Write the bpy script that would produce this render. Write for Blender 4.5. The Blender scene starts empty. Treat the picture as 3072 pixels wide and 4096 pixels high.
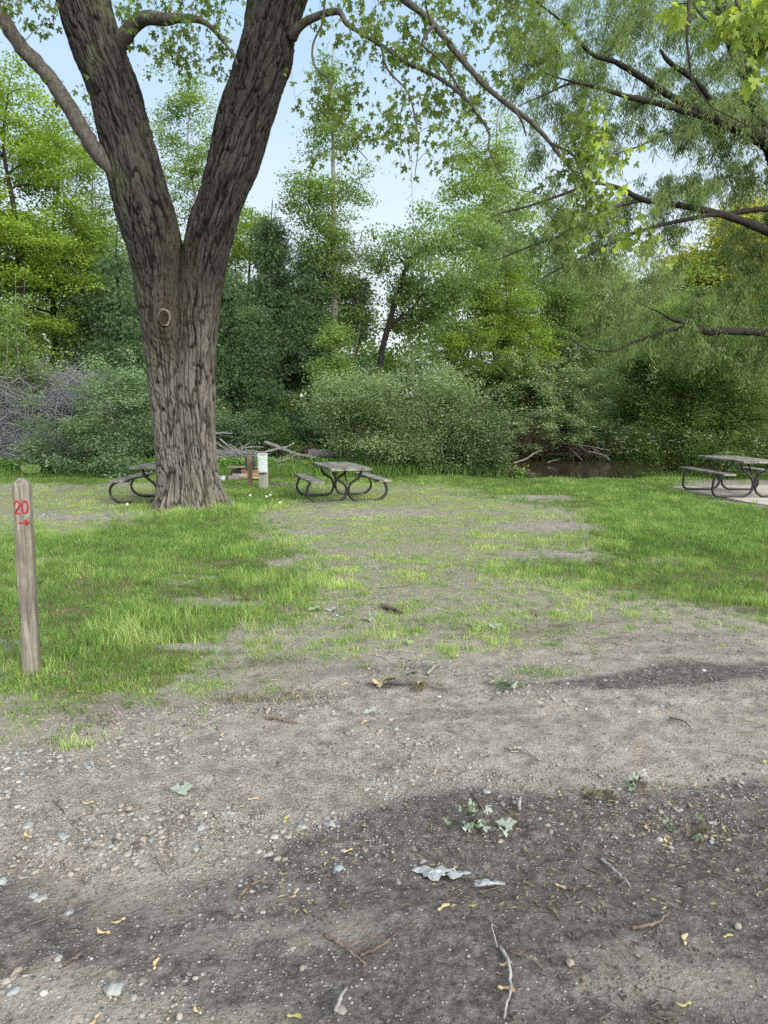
import bpy, math
import numpy as np
R = np.random.default_rng(11)
C = bpy.context.scene.collection
PI = math.pi
# ------------------------------------------------------------------ camera model used to survey the place
F = 2845.0; HOR = 1665.0; EYE = 1.5
PIT = math.atan((2048 - HOR) / F)
cp, sp = math.cos(PIT), math.sin(PIT)
def ray(px, py):
    a = (px - 1536.0) / F; b = (2048.0 - py) / F
    return np.array([a, cp + b * sp, -sp + b * cp])
def U(px, py, Y):
    r = ray(px, py); return np.array([0, 0, EYE]) + r * (Y / r[1])
def G(px, py, z=0.0):
    r = ray(px, py); return np.array([0, 0, EYE]) + r * ((z - EYE) / r[2])

# ------------------------------------------------------------------ noise
def _h(ix, iy, iz, s):
    n = (ix * 374761393 + iy * 668265263 + iz * 2147483647 + s * 974634777) & 0xffffffff
    n = ((n ^ (n >> 13)) * 1274126177) & 0xffffffff
    n = ((n ^ (n >> 16)) * 2246822519) & 0xffffffff
    return ((n ^ (n >> 15)) & 0xffffff) / float(0xffffff)
def noise(x, y, z=0.0, s=0):
    x, y, z = np.broadcast_arrays(np.asarray(x, float), np.asarray(y, float), np.asarray(z, float))
    ix, iy, iz = (np.floor(v).astype(np.int64) for v in (x, y, z))
    fx, fy, fz = x - ix, y - iy, z - iz
    fx, fy, fz = (v * v * (3 - 2 * v) for v in (fx, fy, fz))
    o = 0
    for dx in (0, 1):
        for dy in (0, 1):
            for dz in (0, 1):
                w = (fx if dx else 1 - fx) * (fy if dy else 1 - fy) * (fz if dz else 1 - fz)
                o = o + w * _h(ix + dx, iy + dy, iz + dz, s)
    return o
def fbm(x, y, z=0.0, s=0, o=4):
    t = 0; a = .5; n = 0
    for k in range(o):
        t = t + a * noise(x * 2**k, y * 2**k, z * 2**k, s + k); n += a; a *= .5
    return t / n
def sstep(a, b, x):
    t = np.clip((x - a) / (b - a), 0, 1); return t * t * (3 - 2 * t)

# ------------------------------------------------------------------ objects
def mesh(name, V, F_, mat, parent=None, smooth=False, attrs=None, flat_sizes=None):
    """F_ : one (n,k) index array or a list of them"""
    if not isinstance(F_, list): F_ = [F_]
    F_ = [np.asarray(f, np.int32) for f in F_ if len(f)]
    V = np.asarray(V, np.float32).reshape(-1, 3)
    me = bpy.data.meshes.new(name)
    me.vertices.add(len(V)); me.vertices.foreach_set('co', V.ravel())
    loops = np.concatenate([f.ravel() for f in F_])
    sizes = np.concatenate([np.full(len(f), f.shape[1], np.int32) for f in F_])
    starts = np.concatenate([[0], np.cumsum(sizes)[:-1]]).astype(np.int32)
    me.loops.add(len(loops)); me.loops.foreach_set('vertex_index', loops)
    me.polygons.add(len(sizes)); me.polygons.foreach_set('loop_start', starts)
    me.polygons.foreach_set('loop_total', sizes)
    me.update(calc_edges=True)
    me.polygons.foreach_set('use_smooth', np.full(len(sizes), bool(smooth)))
    for k, a in (attrs or {}).items():
        at = me.attributes.new(k, 'FLOAT', 'POINT'); at.data.foreach_set('value', np.asarray(a, np.float32).ravel())
    if mat: me.materials.append(mat)
    o = bpy.data.objects.new(name, me); C.objects.link(o)
    if parent is not None: o.parent = parent
    return o
def tag(o, label, cat, group=None, kind=None):
    if label: o['label'] = label
    if cat: o['category'] = cat
    if group: o['group'] = group
    if kind: o['kind'] = kind
    return o
def thing(name, loc, label, cat, group=None, rz=0):
    o = bpy.data.objects.new(name, None); C.objects.link(o)
    o.location = tuple(float(v) for v in loc); o.rotation_euler = (0, 0, rz); o.empty_display_size = .2
    return tag(o, label, cat, group)
def dup(root, loc, rz=0, label=None, scale=None):
    r = root.copy(); C.objects.link(r); r.location = tuple(float(v) for v in loc); r.rotation_euler = (0, 0, rz)
    if label: r['label'] = label
    if scale: r.scale = (scale,) * 3
    for ch in list(root.children):
        c = ch.copy(); C.objects.link(c); c.parent = r
        for g in list(ch.children):
            d = g.copy(); C.objects.link(d); d.parent = c
    return r
class MB:
    """collects pieces of one mesh"""
    def __init__(s): s.V = []; s.F = []; s.n = 0; s.A = []
    def add(s, V, F_, a=0.0):
        V = np.asarray(V, float).reshape(-1, 3)
        s.V.append(V); s.A.append(np.broadcast_to(np.asarray(a, float), (len(V),)))
        for f in (F_ if isinstance(F_, list) else [F_]):
            if len(f): s.F.append(np.asarray(f) + s.n)
        s.n += len(V); return s
    def box(s, c, d, rz=0, bev=0.004, a=0.0, M=None):
        """bevelled box"""
        hx, hy, hz = d[0] / 2, d[1] / 2, d[2] / 2
        b = min(bev, hx * .5, hy * .5, hz * .5)
        V = []; 
        for z, i in ((-hz, b), (-hz + b, 0), (hz - b, 0), (hz, b)):
            x, y = hx - i, hy - i
            e = b * (1 if i == 0 else .6)
            V += [(x - e, -y, z), (x, -y + e, z), (x, y - e, z), (x - e, y, z), (-x + e, y, z), (-x, y - e, z), (-x, -y + e, z), (-x + e, -y, z)]
        V = np.array(V); q = []
        for k in range(3):
            for j in range(8): q.append((k * 8 + j, k * 8 + (j + 1) % 8, k * 8 + 8 + (j + 1) % 8, k * 8 + 8 + j))
        caps = [np.array([list(range(7, -1, -1))]), np.array([list(range(24, 32))])]
        if M is not None: V = V @ np.asarray(M).T
        cz, sz = math.cos(rz), math.sin(rz)
        V = V @ np.array([[cz, -sz, 0], [sz, cz, 0], [0, 0, 1]]).T + np.asarray(c)
        return s.add(V, [np.array(q)] + caps, a)
    def tube(s, P, r, k=8, cap=True, a=0.0):
        V, Q, caps = tube(P, r, k); return s.add(V, [Q] + (caps if cap else []), a)
    def build(s, name, mat, parent=None, smooth=False, attr=None):
        return mesh(name, np.concatenate(s.V), s.F, mat, parent, smooth, {attr: np.concatenate(s.A)} if attr else None)
def frames(P):
    """P (n,m,3) -> tangent, normal, binormal"""
    T = np.empty_like(P); T[:, 1:-1] = P[:, 2:] - P[:, :-2]; T[:, 0] = P[:, 1] - P[:, 0]; T[:, -1] = P[:, -1] - P[:, -2]
    T /= np.linalg.norm(T, axis=2, keepdims=True) + 1e-9
    mean = P[:, -1] - P[:, 0]
    ref = np.where(np.abs(mean[:, 2:3]) > .8 * (np.linalg.norm(mean, axis=1, keepdims=True) + 1e-9), np.array([[0., 1., 0.]]), np.array([[0., 0., 1.]]))
    N = np.cross(ref[:, None, :] + 0 * T, T)
    bad = np.linalg.norm(N, axis=2, keepdims=True) < .15
    N = np.where(bad, np.cross(np.array([1., .3, .2]), T), N)
    N /= np.linalg.norm(N, axis=2, keepdims=True) + 1e-9
    return T, N, np.cross(T, N)
def tubes(P, r, k=4):
    """batch of open tubes: P (n,m,3), r (n,m)"""
    n, m, _ = P.shape; T, N, B = frames(P)
    a = np.arange(k) * 2 * PI / k
    V = P[:, :, None, :] + r[:, :, None, None] * (np.cos(a)[None, None, :, None] * N[:, :, None, :] + np.sin(a)[None, None, :, None] * B[:, :, None, :])
    i = np.arange(n)[:, None, None] * m * k + np.arange(m - 1)[None, :, None] * k
    j = np.arange(k)[None, None, :]; j2 = (j + 1) % k
    Q = np.stack([i + j, i + j2, i + k + j2, i + k + j], -1).reshape(-1, 4)
    return V.reshape(-1, 3), Q
def tube(P, r, k=8):
    P = np.asarray(P, float); m = len(P); r = np.broadcast_to(np.asarray(r, float), (m,))
    T = np.empty_like(P); T[1:-1] = P[2:] - P[:-2]; T[0] = P[1] - P[0]; T[-1] = P[-1] - P[-2]
    T /= np.linalg.norm(T, axis=1, keepdims=True) + 1e-9
    N = np.zeros_like(P); v = np.cross(T[0], [0.2, 1, .1]); v /= np.linalg.norm(v)
    for i in range(m):
        v = v - T[i] * (v @ T[i]); v /= np.linalg.norm(v); N[i] = v
    B = np.cross(T, N); a = np.arange(k) * 2 * PI / k
    V = (P[:, None] + r[:, None, None] * (np.cos(a)[None, :, None] * N[:, None] + np.sin(a)[None, :, None] * B[:, None])).reshape(-1, 3)
    i = np.arange(m - 1)[:, None] * k; j = np.arange(k)[None]; j2 = (j + 1) % k
    Q = np.stack([i + j, i + j2, i + k + j2, i + k + j], -1).reshape(-1, 4)
    return V, Q, [np.array([list(range(k - 1, -1, -1))]), np.array([[(m - 1) * k + q for q in range(k)]])]
def spline(P, n):
    """Catmull-Rom through rows of P (any width), n samples"""
    P = np.asarray(P, float); m = len(P)
    E = np.vstack([2 * P[0] - P[1], P, 2 * P[-1] - P[-2]])
    t = np.linspace(0, m - 1 - 1e-6, n); i = t.astype(int); f = (t - i)[:, None]
    a, b, c, d = E[i], E[i + 1], E[i + 2], E[i + 3]
    return .5 * (2 * b + (c - a) * f + (2 * a - 5 * b + 4 * c - d) * f**2 + (3 * b - a - 3 * c + d) * f**3)

# ------------------------------------------------------------------ materials
class NT:
    def __init__(s, name):
        s.m = bpy.data.materials.new(name); s.m.use_nodes = True; s.t = s.m.node_tree; s.t.nodes.clear()
        s.out = s.n('ShaderNodeOutputMaterial')
    def n(s, ty, **kw):
        o = s.t.nodes.new(ty)
        for k, v in kw.items():
            if isinstance(k, str) and hasattr(o, k): setattr(o, k, v)
        return o
    def l(s, a, b): s.t.links.new(a, b)
    def coord(s, kind='Object', scale=(1, 1, 1)):
        c = s.n('ShaderNodeTexCoord'); m = s.n('ShaderNodeMapping'); m.inputs['Scale'].default_value = scale
        s.l(c.outputs[kind], m.inputs[0]); return m.outputs[0]
    def noise(s, vec, scale, detail=4, rough=.55, dist=0):
        n = s.n('ShaderNodeTexNoise'); s.l(vec, n.inputs['Vector'])
        n.inputs['Scale'].default_value = scale; n.inputs['Detail'].default_value = detail
        n.inputs['Roughness'].default_value = rough; n.inputs['Distortion'].default_value = dist
        return n.outputs['Fac']
    def ramp(s, fac, stops):
        r = s.n('ShaderNodeValToRGB'); e = r.color_ramp.elements
        while len(e) < len(stops): e.new(.5)
        for k, (p, c) in enumerate(stops):
            e[k].position = p; e[k].color = (*c, 1) if not isinstance(c, (int, float)) else (c, c, c, 1)
        s.l(fac, r.inputs[0]); return r.outputs[0]
    def mix(s, f, a, b, mode='MIX'):
        m = s.n('ShaderNodeMix'); m.data_type = 'RGBA'; m.blend_type = mode
        for v, i in ((f, 0), (a, 6), (b, 7)):
            if isinstance(v, (int, float)): m.inputs[i].default_value = v if i == 0 else (v, v, v, 1)
            elif isinstance(v, tuple): m.inputs[i].default_value = (*v, 1)
            else: s.l(v, m.inputs[i])
        return m.outputs[2]
    def math(s, op, a, b=0.0, clamp=False):
        m = s.n('ShaderNodeMath'); m.operation = op; m.use_clamp = clamp
        for v, i in ((a, 0), (b, 1)):
            if isinstance(v, (int, float)): m.inputs[i].default_value = v
            else: s.l(v, m.inputs[i])
        return m.outputs[0]
    def attr(s, name): a = s.n('ShaderNodeAttribute'); a.attribute_name = name; return a.outputs['Fac']
    def bsdf(s, col, rough=.8, bump=None, bstr=.3, bdist=.01, spec=.3, metal=0):
        p = s.n('ShaderNodeBsdfPrincipled')
        for v, i in ((col, 'Base Color'), (rough, 'Roughness'), (metal, 'Metallic')):
            if isinstance(v, tuple): p.inputs[i].default_value = (*v, 1)
            elif isinstance(v, (int, float)): p.inputs[i].default_value = v
            else: s.l(v, p.inputs[i])
        p.inputs['Specular IOR Level'].default_value = spec
        if bump is not None:
            b = s.n('ShaderNodeBump'); b.inputs['Strength'].default_value = bstr; b.inputs['Distance'].default_value = bdist
            s.l(bump, b.inputs['Height']); s.l(b.outputs[0], p.inputs['Normal'])
        s.l(p.outputs[0], s.out.inputs[0]); return s.m
LEAFK = 1.65
def leafmat(name, dark, light, brighter=None, trans=.45, gloss=.35, rough=.5):
    t = NT(name); a = t.attr('tint'); dark, light, brighter = (None if c is None else tuple(min(.8, v * LEAFK) for v in c) for c in (dark, light, brighter))
    col = t.ramp(a, [(0, dark), (.7, light), (1, brighter or light)])
    v = t.noise(t.coord('Object'), 3.0, 2); col = t.mix(.35, col, t.ramp(v, [(.3, .55), (.7, 1.35)]), 'MULTIPLY')
    d = t.n('ShaderNodeBsdfPrincipled'); t.l(col, d.inputs['Base Color']); d.inputs['Roughness'].default_value = rough; d.inputs['Specular IOR Level'].default_value = gloss
    tr = t.n('ShaderNodeBsdfTranslucent'); c2 = t.mix(1.0, col, (1.15, 1.15, .6), 'MULTIPLY'); t.l(c2, tr.inputs[0])
    m = t.n('ShaderNodeMixShader'); m.inputs[0].default_value = trans
    t.l(d.outputs[0], m.inputs[1]); t.l(tr.outputs[0], m.inputs[2]); t.l(m.outputs[0], t.out.inputs[0]); return t.m
def barkmat(name, c1, c2, sc=14, stretch=.18, bd=.02, moss=None):
    t = NT(name); v = t.coord('Object', (1, 1, stretch)); n1 = t.noise(v, sc, 6, .65, .4)
    n2 = t.noise(t.coord('Object'), 1.3, 3); n3 = t.noise(t.coord('Object'), 60, 3)
    col = t.ramp(n1, [(.33, c1), (.62, c2)])
    col = t.mix(.5, col, t.ramp(n2, [(.3, .6), (.7, 1.25)]), 'MULTIPLY')
    if moss:
        f = t.ramp(t.noise(t.coord('Object', (1, 1, .4)), 2.2, 5, .6), [(.52, 0.0), (.66, .75)]); col = t.mix(f, col, moss)
    return t.bsdf(col, .9, t.math('ADD', n1, t.math('MULTIPLY', n3, .3)), .8, bd, .15)
def G3(r, g, b):
    f = lambda v: (v / 255 / 12.92 if v < 10 else ((v / 255 + .055) / 1.055) ** 2.4)
    return (f(r), f(g), f(b))
M = {}
M['maple_leaf'] = leafmat('silver_maple_leaf', (.05, .075, .016), (.105, .155, .035), (.30, .37, .06), .5)
M['bright_leaf'] = leafmat('yellow_green_leaf', (.06, .10, .018), (.15, .225, .035), (.26, .34, .055), .5)
M['aspen_leaf'] = leafmat('aspen_leaf', (.05, .088, .022), (.13, .195, .045), (.21, .285, .065), .5)
M['mid_leaf'] = leafmat('broad_green_leaf', (.044, .08, .026), (.115, .18, .052), (.18, .26, .07), .45)
M['cedar_leaf'] = leafmat('cedar_spray', (.024, .048, .022), (.052, .092, .036), (.09, .125, .04), .25, .2)
M['willow_leaf'] = leafmat('willow_leaf', (.065, .10, .035), (.13, .185, .065), (.22, .27, .07), .45)
M['shrub_leaf'] = leafmat('dogwood_leaf', (.045, .075, .032), (.13, .19, .085), (.24, .30, .16), .4, .7, .38)
M['blue_leaf'] = leafmat('honeysuckle_leaf', (.046, .085, .045), (.135, .205, .105), (.23, .31, .165), .4, .7, .38)
M['sunlit_yellow'] = leafmat('sunlit_leaf', (.16, .17, .04), (.32, .32, .07), (.42, .41, .10), .55)  # low sunlight on the far trees is painted into this yellow
M['brown_leaf'] = leafmat('bronze_leaf', (.045, .038, .026), (.09, .08, .045), None, .4)
M['fern'] = leafmat('undergrowth_leaf', (.04, .09, .02), (.10, .19, .04), (.17, .27, .06), .4)
M['grass'] = leafmat('grass_blade', (.05, .098, .024), (.13, .21, .048), (.26, .31, .12), .4, .25)
M['dry_grass'] = leafmat('dry_grass_blade', (.16, .13, .06), (.30, .25, .12), (.45, .38, .2), .35, .2)
M['flower'] = leafmat('white_blossom', (.35, .40, .25), (.65, .68, .5), None, .4)
M['bark'] = barkmat('silver_maple_bark', (.045, .038, .03), (.27, .235, .20), 26, .12, .025, (.09, .105, .055))
M['limb'] = barkmat('maple_limb_bark', (.03, .027, .023), (.095, .086, .072), 30, .4, .008)
M['dark_bark'] = barkmat('dark_bark', (.008, .007, .006), (.035, .031, .026), 22, .25, .02)
M['grey_bark'] = barkmat('grey_bark', (.09, .085, .075), (.24, .23, .21), 18, .3, .01)
M['twig'] = barkmat('dead_twig', (.11, .105, .10), (.29, .28, .27), 30, .5, .004)
M['brown_twig'] = barkmat('brown_twig', (.05, .035, .025), (.17, .13, .10), 30, .5, .004)

# ------------------------------------------------------------------ plan of the plot
trunkXY = U(765, 2035, 11.1)[:2]
def inpoly(x, y, poly):
    c = np.zeros(x.shape, bool); n = len(poly)
    for i in range(n):
        x1, y1 = poly[i]; x2, y2 = poly[(i + 1) % n]
        c ^= ((y1 > y) != (y2 > y)) & (x < (x2 - x1) * (y - y1) / (y2 - y1 + 1e-12) + x1)
    return c
def plan(pts): return [tuple(G(a, b)[:2]) for a, b in pts]
LUSH = [plan([(-900, 2120), (300, 2150), (560, 2085), (640, 2030), (860, 2030), (930, 1985), (930, 1925), (1180, 1925), (1200, 1990), (1000, 2060), (1010, 2160), (1210, 2290), (1290, 2400), (1240, 2470), (1000, 2440), (900, 2530), (880, 2600), (760, 2700), (620, 2790), (420, 2760), (300, 2830), (130, 2790), (40, 2660), (-60, 2660), (-1200, 2860)]),
        plan([(1750, 1925), (2050, 1915), (2680, 1915), (2680, 1965), (3072, 2040), (5000, 2040), (5000, 2560), (3072, 2440), (2700, 2400), (2300, 2330), (2000, 2260), (2150, 2210), (2450, 2190), (2300, 2130), (2350, 2040), (2100, 2010), (1900, 1960)]),
        plan([(-2500, 1880), (3600, 1880), (3600, 1905), (2500, 1925), (1500, 1930), (1100, 1930), (700, 1935), (-2500, 1935)])]
THIN = [plan([(900, 1930), (1800, 1930), (2100, 2000), (2300, 2150), (2000, 2260), (2300, 2340), (3072, 2480), (5000, 2600), (5000, 2640), (3072, 2530), (2700, 2520), (2500, 2440), (2200, 2410), (1800, 2440), (1300, 2460), (1250, 2300), (1000, 2100)]),
        plan([(-900, 2600), (1000, 2500), (1250, 2560), (1250, 2720), (980, 2800), (760, 2840), (620, 2900), (420, 2880), (0, 2960), (-1200, 3150)]), plan([(1000, 2400), (2500, 2400), (2450, 2560), (1900, 2620), (1250, 2640)]),
        plan([(-900, 1950), (700, 1950), (700, 2100), (300, 2150), (-900, 2200)])]
def masks(x, y):
    """lush, thin, gravel, dark at plan points"""
    w = .10 + .022 * y
    wx = x + w * 2 * (fbm(x * .9, y * .9, 0, 3) - .5) + w * .9 * (fbm(x * 3.5, y * 3.5, 0, 5) - .5)
    wy = y + w * 2.4 * (fbm(x * .9, y * .9, 0, 9) - .5) + w * 1.3 * (fbm(x * 3.5, y * 3.5, 0, 12) - .5)
    lush = np.zeros(x.shape); thin = np.zeros(x.shape)
    for dx, dy in ((0, 0), (.15, 0), (-.15, 0), (0, .2), (0, -.2), (.4, .1), (-.4, -.1), (.1, .5), (-.1, -.5)):
        k_ = .5 + y / 12
        for p in LUSH: lush = lush + inpoly(wx + dx * k_, wy + dy * k_, p) / 9
        for p in THIN: thin = thin + inpoly(wx + dx * k_, wy + dy * k_, p) / 9
    lush = np.clip(lush, 0, 1); thin = np.clip(thin, 0, 1)
    def ell(px, py, rx, ry, ang=0):
        c = G(px, py); dx, dy = wx - c[0], wy - c[1]; ca, sa = math.cos(ang), math.sin(ang)
        return np.exp(-(((dx * ca + dy * sa) / rx)**2 + ((-dx * sa + dy * ca) / ry)**2))
    bare = (ell(1560, 2050, 1.4, .75) + ell(2160, 1990, .6, .5) + ell(2200, 2110, 1.0, .45) + ell(880, 2410, .45, .2) + ell(300, 2070, 1.6, .6)
            + ell(1230, 2130, .5, .5) * .7 + ell(820, 2560, .3, .1) + ell(2250, 2220, .6, .35) * .8)
    pn = fbm(x * 1.1, y * 1.1, 0, 77); lush = lush * (1 - .6 * sstep(.62, .74, pn) * sstep(12, 9, y)); lush = lush * np.clip(1 - 1.2 * bare, 0, 1); thin = thin * np.clip(1 - 1.0 * bare, 0, 1)
    gr = (1.0 * ell(550, 3200, 1.05, .42) + .9 * ell(100, 3350, .7, .32) + .9 * ell(1300, 3200, .5, .22) + .75 * ell(1150, 2840, .7, .13, .3) + .8 * ell(1450, 2400, .55, .35)
          + .6 * ell(1650, 2300, 1.2, .6) + .5 * ell(1750, 2990, .25, .12) + .7 * ell(200, 3040, .6, .1) + .55 * ell(500, 2880, .7, .1) + .55 * ell(2000, 2700, .8, .25) + .6 * ell(2700, 3270, .5, .2) + .5 * ell(2600, 3120, .8, .12)
          + .9 * ell(-100, 1985, 3.0, .5) + .55 * ell(1400, 2200, 1.0, .8) + .4 * ell(500, 3900, .6, .15))
    gr = np.clip(gr, 0, 1)
    # darker ground on the near part of the drive
    edge = 1.90 + .36 * fbm(x * 1.3, y * 1.3, 0, 21) + .62 * sstep(-.95, .35, x) + .14 * sstep(.5, 1.6, x)
    dk = sstep(.14, -.14, wy - edge) * (.78 + .22 * sstep(-.6, .1, x))
    dk = np.clip(dk * (.75 + .5 * (fbm(x * 2.2, y * 4.5, 0, 31) - .35)), 0, 1)
    streak = sstep(.54, .68, fbm(x * .8 + y * .5, y * 4.4 - x * .9, 0, 41)) * sstep(7, 3.5, y)
    dk = np.clip(np.maximum(dk, .46 * streak * sstep(-1.2, .4, x)) + .5 * ell(2700, 2700, .9, .22) + .5 * ell(2100, 2520, 1.0, .2) + .5 * ell(350, 2840, 1.0, .22) + .5 * ell(880, 2440, .7, .35) + .35 * ell(1100, 2650, .8, .25) + .8 * sstep(.60, .74, fbm(x * 1.6, y * 2.6, 0, 47)) * sstep(8.5, 6, y) * sstep(-1.4, .2, x), 0, 1)
    dk = dk * (1 - .75 * ell(200, 4080, .5, .09)) * (1 - .5 * ell(2700, 3950, .35, .12)) * (1 - .5 * ell(1500, 3750, .25, .06))
    return lush, thin, gr, dk
def river(x):
    b = sstep(.5, 3, x) * (1 - sstep(10, 14, x)); return 24.5 + 2.2 * b, 1.6 + 4.9 * b
def height(x, y):
    lush, thin, gr, dk = 0, 0, 0, 0
    z = .05 * (fbm(x * .5, y * .5, 0, 51) - .5) * sstep(0, 8, y)
    d = np.hypot(x - trunkXY[0], (y - trunkXY[1])); z = z + .07 * np.exp(-(d / 1.25)**2)
    z = z - .03 * sstep(1.3, .6, np.hypot((x - 8.2) / 2.2, (y - 13.6) / 1.9))
    z = z + .018 * (fbm(x * 4, y * 6, 0, 55) - .5) * sstep(24, 8, y)
    # faint wheel ruts along the drive
    z = z - .012 * np.exp(-((y - 3.35 - .09 * x) / .16)**2) - .012 * np.exp(-((y - 2.2 - .07 * x) / .15)**2)
    c, h = river(x)
    near = y - (c - h); far = (c + h) - y
    dep = np.minimum(sstep(-3.4, .8, near), sstep(-2.4, 1.0, far)) * sstep(-7, -4.5, x)
    z = z - 1.05 * dep * np.where((near > -3.4) & (far > -2.4), 1, 0)
    z = z + sstep(1, 9, y - (c + h)) * .8 + sstep(60, 200, y) * 6
    return z
# ------------------------------------------------------------------ ground sheet
def axis(segs):
    o = []
    for a, b, s in segs: o += list(np.arange(a, b, s))
    return np.array(o)
gx = axis([(-300, -60, 30), (-60, -20, 4), (-20, -10, .5), (-10, -4, .14), (-4, 4, .035), (4, 10, .14), (10, 20, .5), (20, 60, 4), (60, 331, 30)])
gy = axis([(-300, -40, 40), (-40, -6, 3), (-6, 1, .4), (1, 3.2, .022), (3.2, 6, .04), (6, 12, .08), (12, 20, .14), (20, 34, .3), (34, 70, 2), (70, 400, 30)])
X, Y = np.meshgrid(gx, gy); xf, yf = X.ravel(), Y.ravel()
lush, thin, gr, dk = masks(xf, yf)
Z = height(xf, yf)
cl = (fbm(xf * 16, yf * 16, 0, 71, 3) - .5); Z = Z + (.012 + .016 * dk) * cl * sstep(9, 5, yf) * (yf > 1)
nx = len(gx); i = np.arange(len(gy) - 1)[:, None] * nx + np.arange(nx - 1)[None]
Q = np.stack([i, i + 1, i + nx + 1, i + nx], -1).reshape(-1, 4)
def groundmat():
    t = NT('camp_ground'); P = t.coord('Object')
    lu, th, gv, dk = (t.attr(k) for k in ('lush', 'thin', 'gravel', 'dark'))
    n1 = t.noise(P, 1.2, 6, .6); n2 = t.noise(P, 9, 6, .65); n3 = t.noise(P, 70, 4, .7); n4 = t.noise(P, 260, 2, .6)
    dirt = t.ramp(n2, [(.3, G3(100, 94, 88)), (.5, G3(134, 128, 120)), (.72, G3(160, 154, 146))])
    dirt = t.mix(t.ramp(n1, [(.5, 0.0), (.7, .4)]), dirt, G3(148, 136, 122))
    dirt = t.mix(.75, dirt, t.ramp(n3, [(.3, .55), (.5, 1.0), (.72, 1.4)]), 'MULTIPLY')
    dark = t.ramp(t.noise(P, 22, 6, .75), [(.3, G3(58, 54, 52)), (.5, G3(86, 81, 78)), (.72, G3(120, 115, 111))])
    dark = t.mix(.8, dark, t.ramp(n3, [(.3, .5), (.5, 1.0), (.75, 1.6)]), 'MULTIPLY')
    dmask = t.math('MULTIPLY', t.math('ADD', t.math('SUBTRACT', dk, .5), t.math('MULTIPLY', t.math('SUBTRACT', n2, .5), 1.6)), 2.2)
    dmask = t.math('ADD', dmask, .5, True)
    col = t.mix(dmask, dirt, dark)
    # fine grit: voronoi stones too small to model
    vo = t.n('ShaderNodeTexVoronoi'); vo.inputs['Scale'].default_value = 85; t.l(P, vo.inputs['Vector'])
    vd = vo.outputs['Distance']; vc = t.n('ShaderNodeSeparateColor'); t.l(vo.outputs['Color'], vc.inputs[0])
    stone = t.ramp(vc.outputs[0], [(0, G3(100, 95, 90)), (.5, G3(138, 134, 129)), (1, G3(172, 170, 166))])
    gm = t.math('MULTIPLY', t.ramp(vd, [(.3, 1.0), (.5, 0.0)]), t.math('GREATER_THAN', t.math('ADD', t.math('MULTIPLY', gv, .75), t.math('MULTIPLY', n2, .25)), vc.outputs[1]))
    gm = t.math('MULTIPLY', gm, .85)
    col = t.mix(gm, col, stone)
    vo2 = t.n('ShaderNodeTexVoronoi'); vo2.inputs['Scale'].default_value = 240; t.l(P, vo2.inputs['Vector'])
    v2 = t.n('ShaderNodeSeparateColor'); t.l(vo2.outputs['Color'], v2.inputs[0])
    sp2 = t.math('MULTIPLY', t.ramp(vo2.outputs['Distance'], [(.2, 1.0), (.35, 0.0)]), t.math('GREATER_THAN', v2.outputs[1], .93))
    col = t.mix(t.math('MULTIPLY', sp2, t.math('SUBTRACT', .3, t.math('MULTIPLY', dk, .12))), col, G3(150, 147, 143))
    # soil and thatch under the turf
    soil = t.ramp(n3, [(.3, G3(64, 62, 42)), (.7, G3(116, 112, 78))])
    f = t.math('ADD', t.math('MULTIPLY', t.math('SUBTRACT', lu, .5), 2.5), t.math('ADD', n2, 0.0), True)
    col = t.mix(f, col, soil)
    thm = t.math('MULTIPLY', th, t.ramp(t.noise(P, 9, 7, .75), [(.42, 0.0), (.60, .8)])); sy = t.n('ShaderNodeSeparateXYZ'); t.l(P, sy.inputs[0]); thm = t.math('MULTIPLY', thm, t.ramp(t.math('MULTIPLY', sy.outputs[1], .05), [(.2, .45), (.42, 1.0)]))
    col = t.mix(thm, col, t.ramp(n3, [(.3, G3(80, 88, 46)), (.7, G3(140, 146, 88))]))
    # forest floor beyond the bank
    s = t.n('ShaderNodeSeparateXYZ'); t.l(P, s.inputs[0])
    ff = t.math('MULTIPLY', t.math('SUBTRACT', s.outputs[1], 18.6), .8, True)
    col = t.mix(ff, col, t.ramp(n2, [(.3, G3(40, 36, 26)), (.7, G3(72, 64, 44))]))
    h = t.math('ADD', t.math('MULTIPLY', n2, 1.2), t.math('ADD', t.math('MULTIPLY', n3, .55), t.math('MULTIPLY', gm, .45)))
    h = t.math('ADD', h, t.math('MULTIPLY', n4, .2))
    return t.bsdf(col, .95, h, .9, .022, .12)
mesh('ground', np.stack([xf, yf, Z], 1), Q, groundmat(), None, True, dict(lush=lush, thin=thin, gravel=gr, dark=dk))['kind'] = 'structure'
# river
t = NT('creek_water'); n = t.noise(t.coord('Object', (1, 2.2, 1)), 1.6, 4, .5, .3)
wm = t.bsdf(G3(62, 53, 41), .04, n, .07, .1, .6)
wx = np.linspace(-60, 60, 61); c, h = river(wx)
V = np.concatenate([np.stack([wx, c - h - 1.5, 0 * wx - .46], 1), np.stack([wx, c + h + 1.5, 0 * wx - .46], 1)])
i = np.arange(60); mesh('river_water', V, np.stack([i, i + 1, i + 62, i + 61], 1), wm)['kind'] = 'structure'
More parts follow.
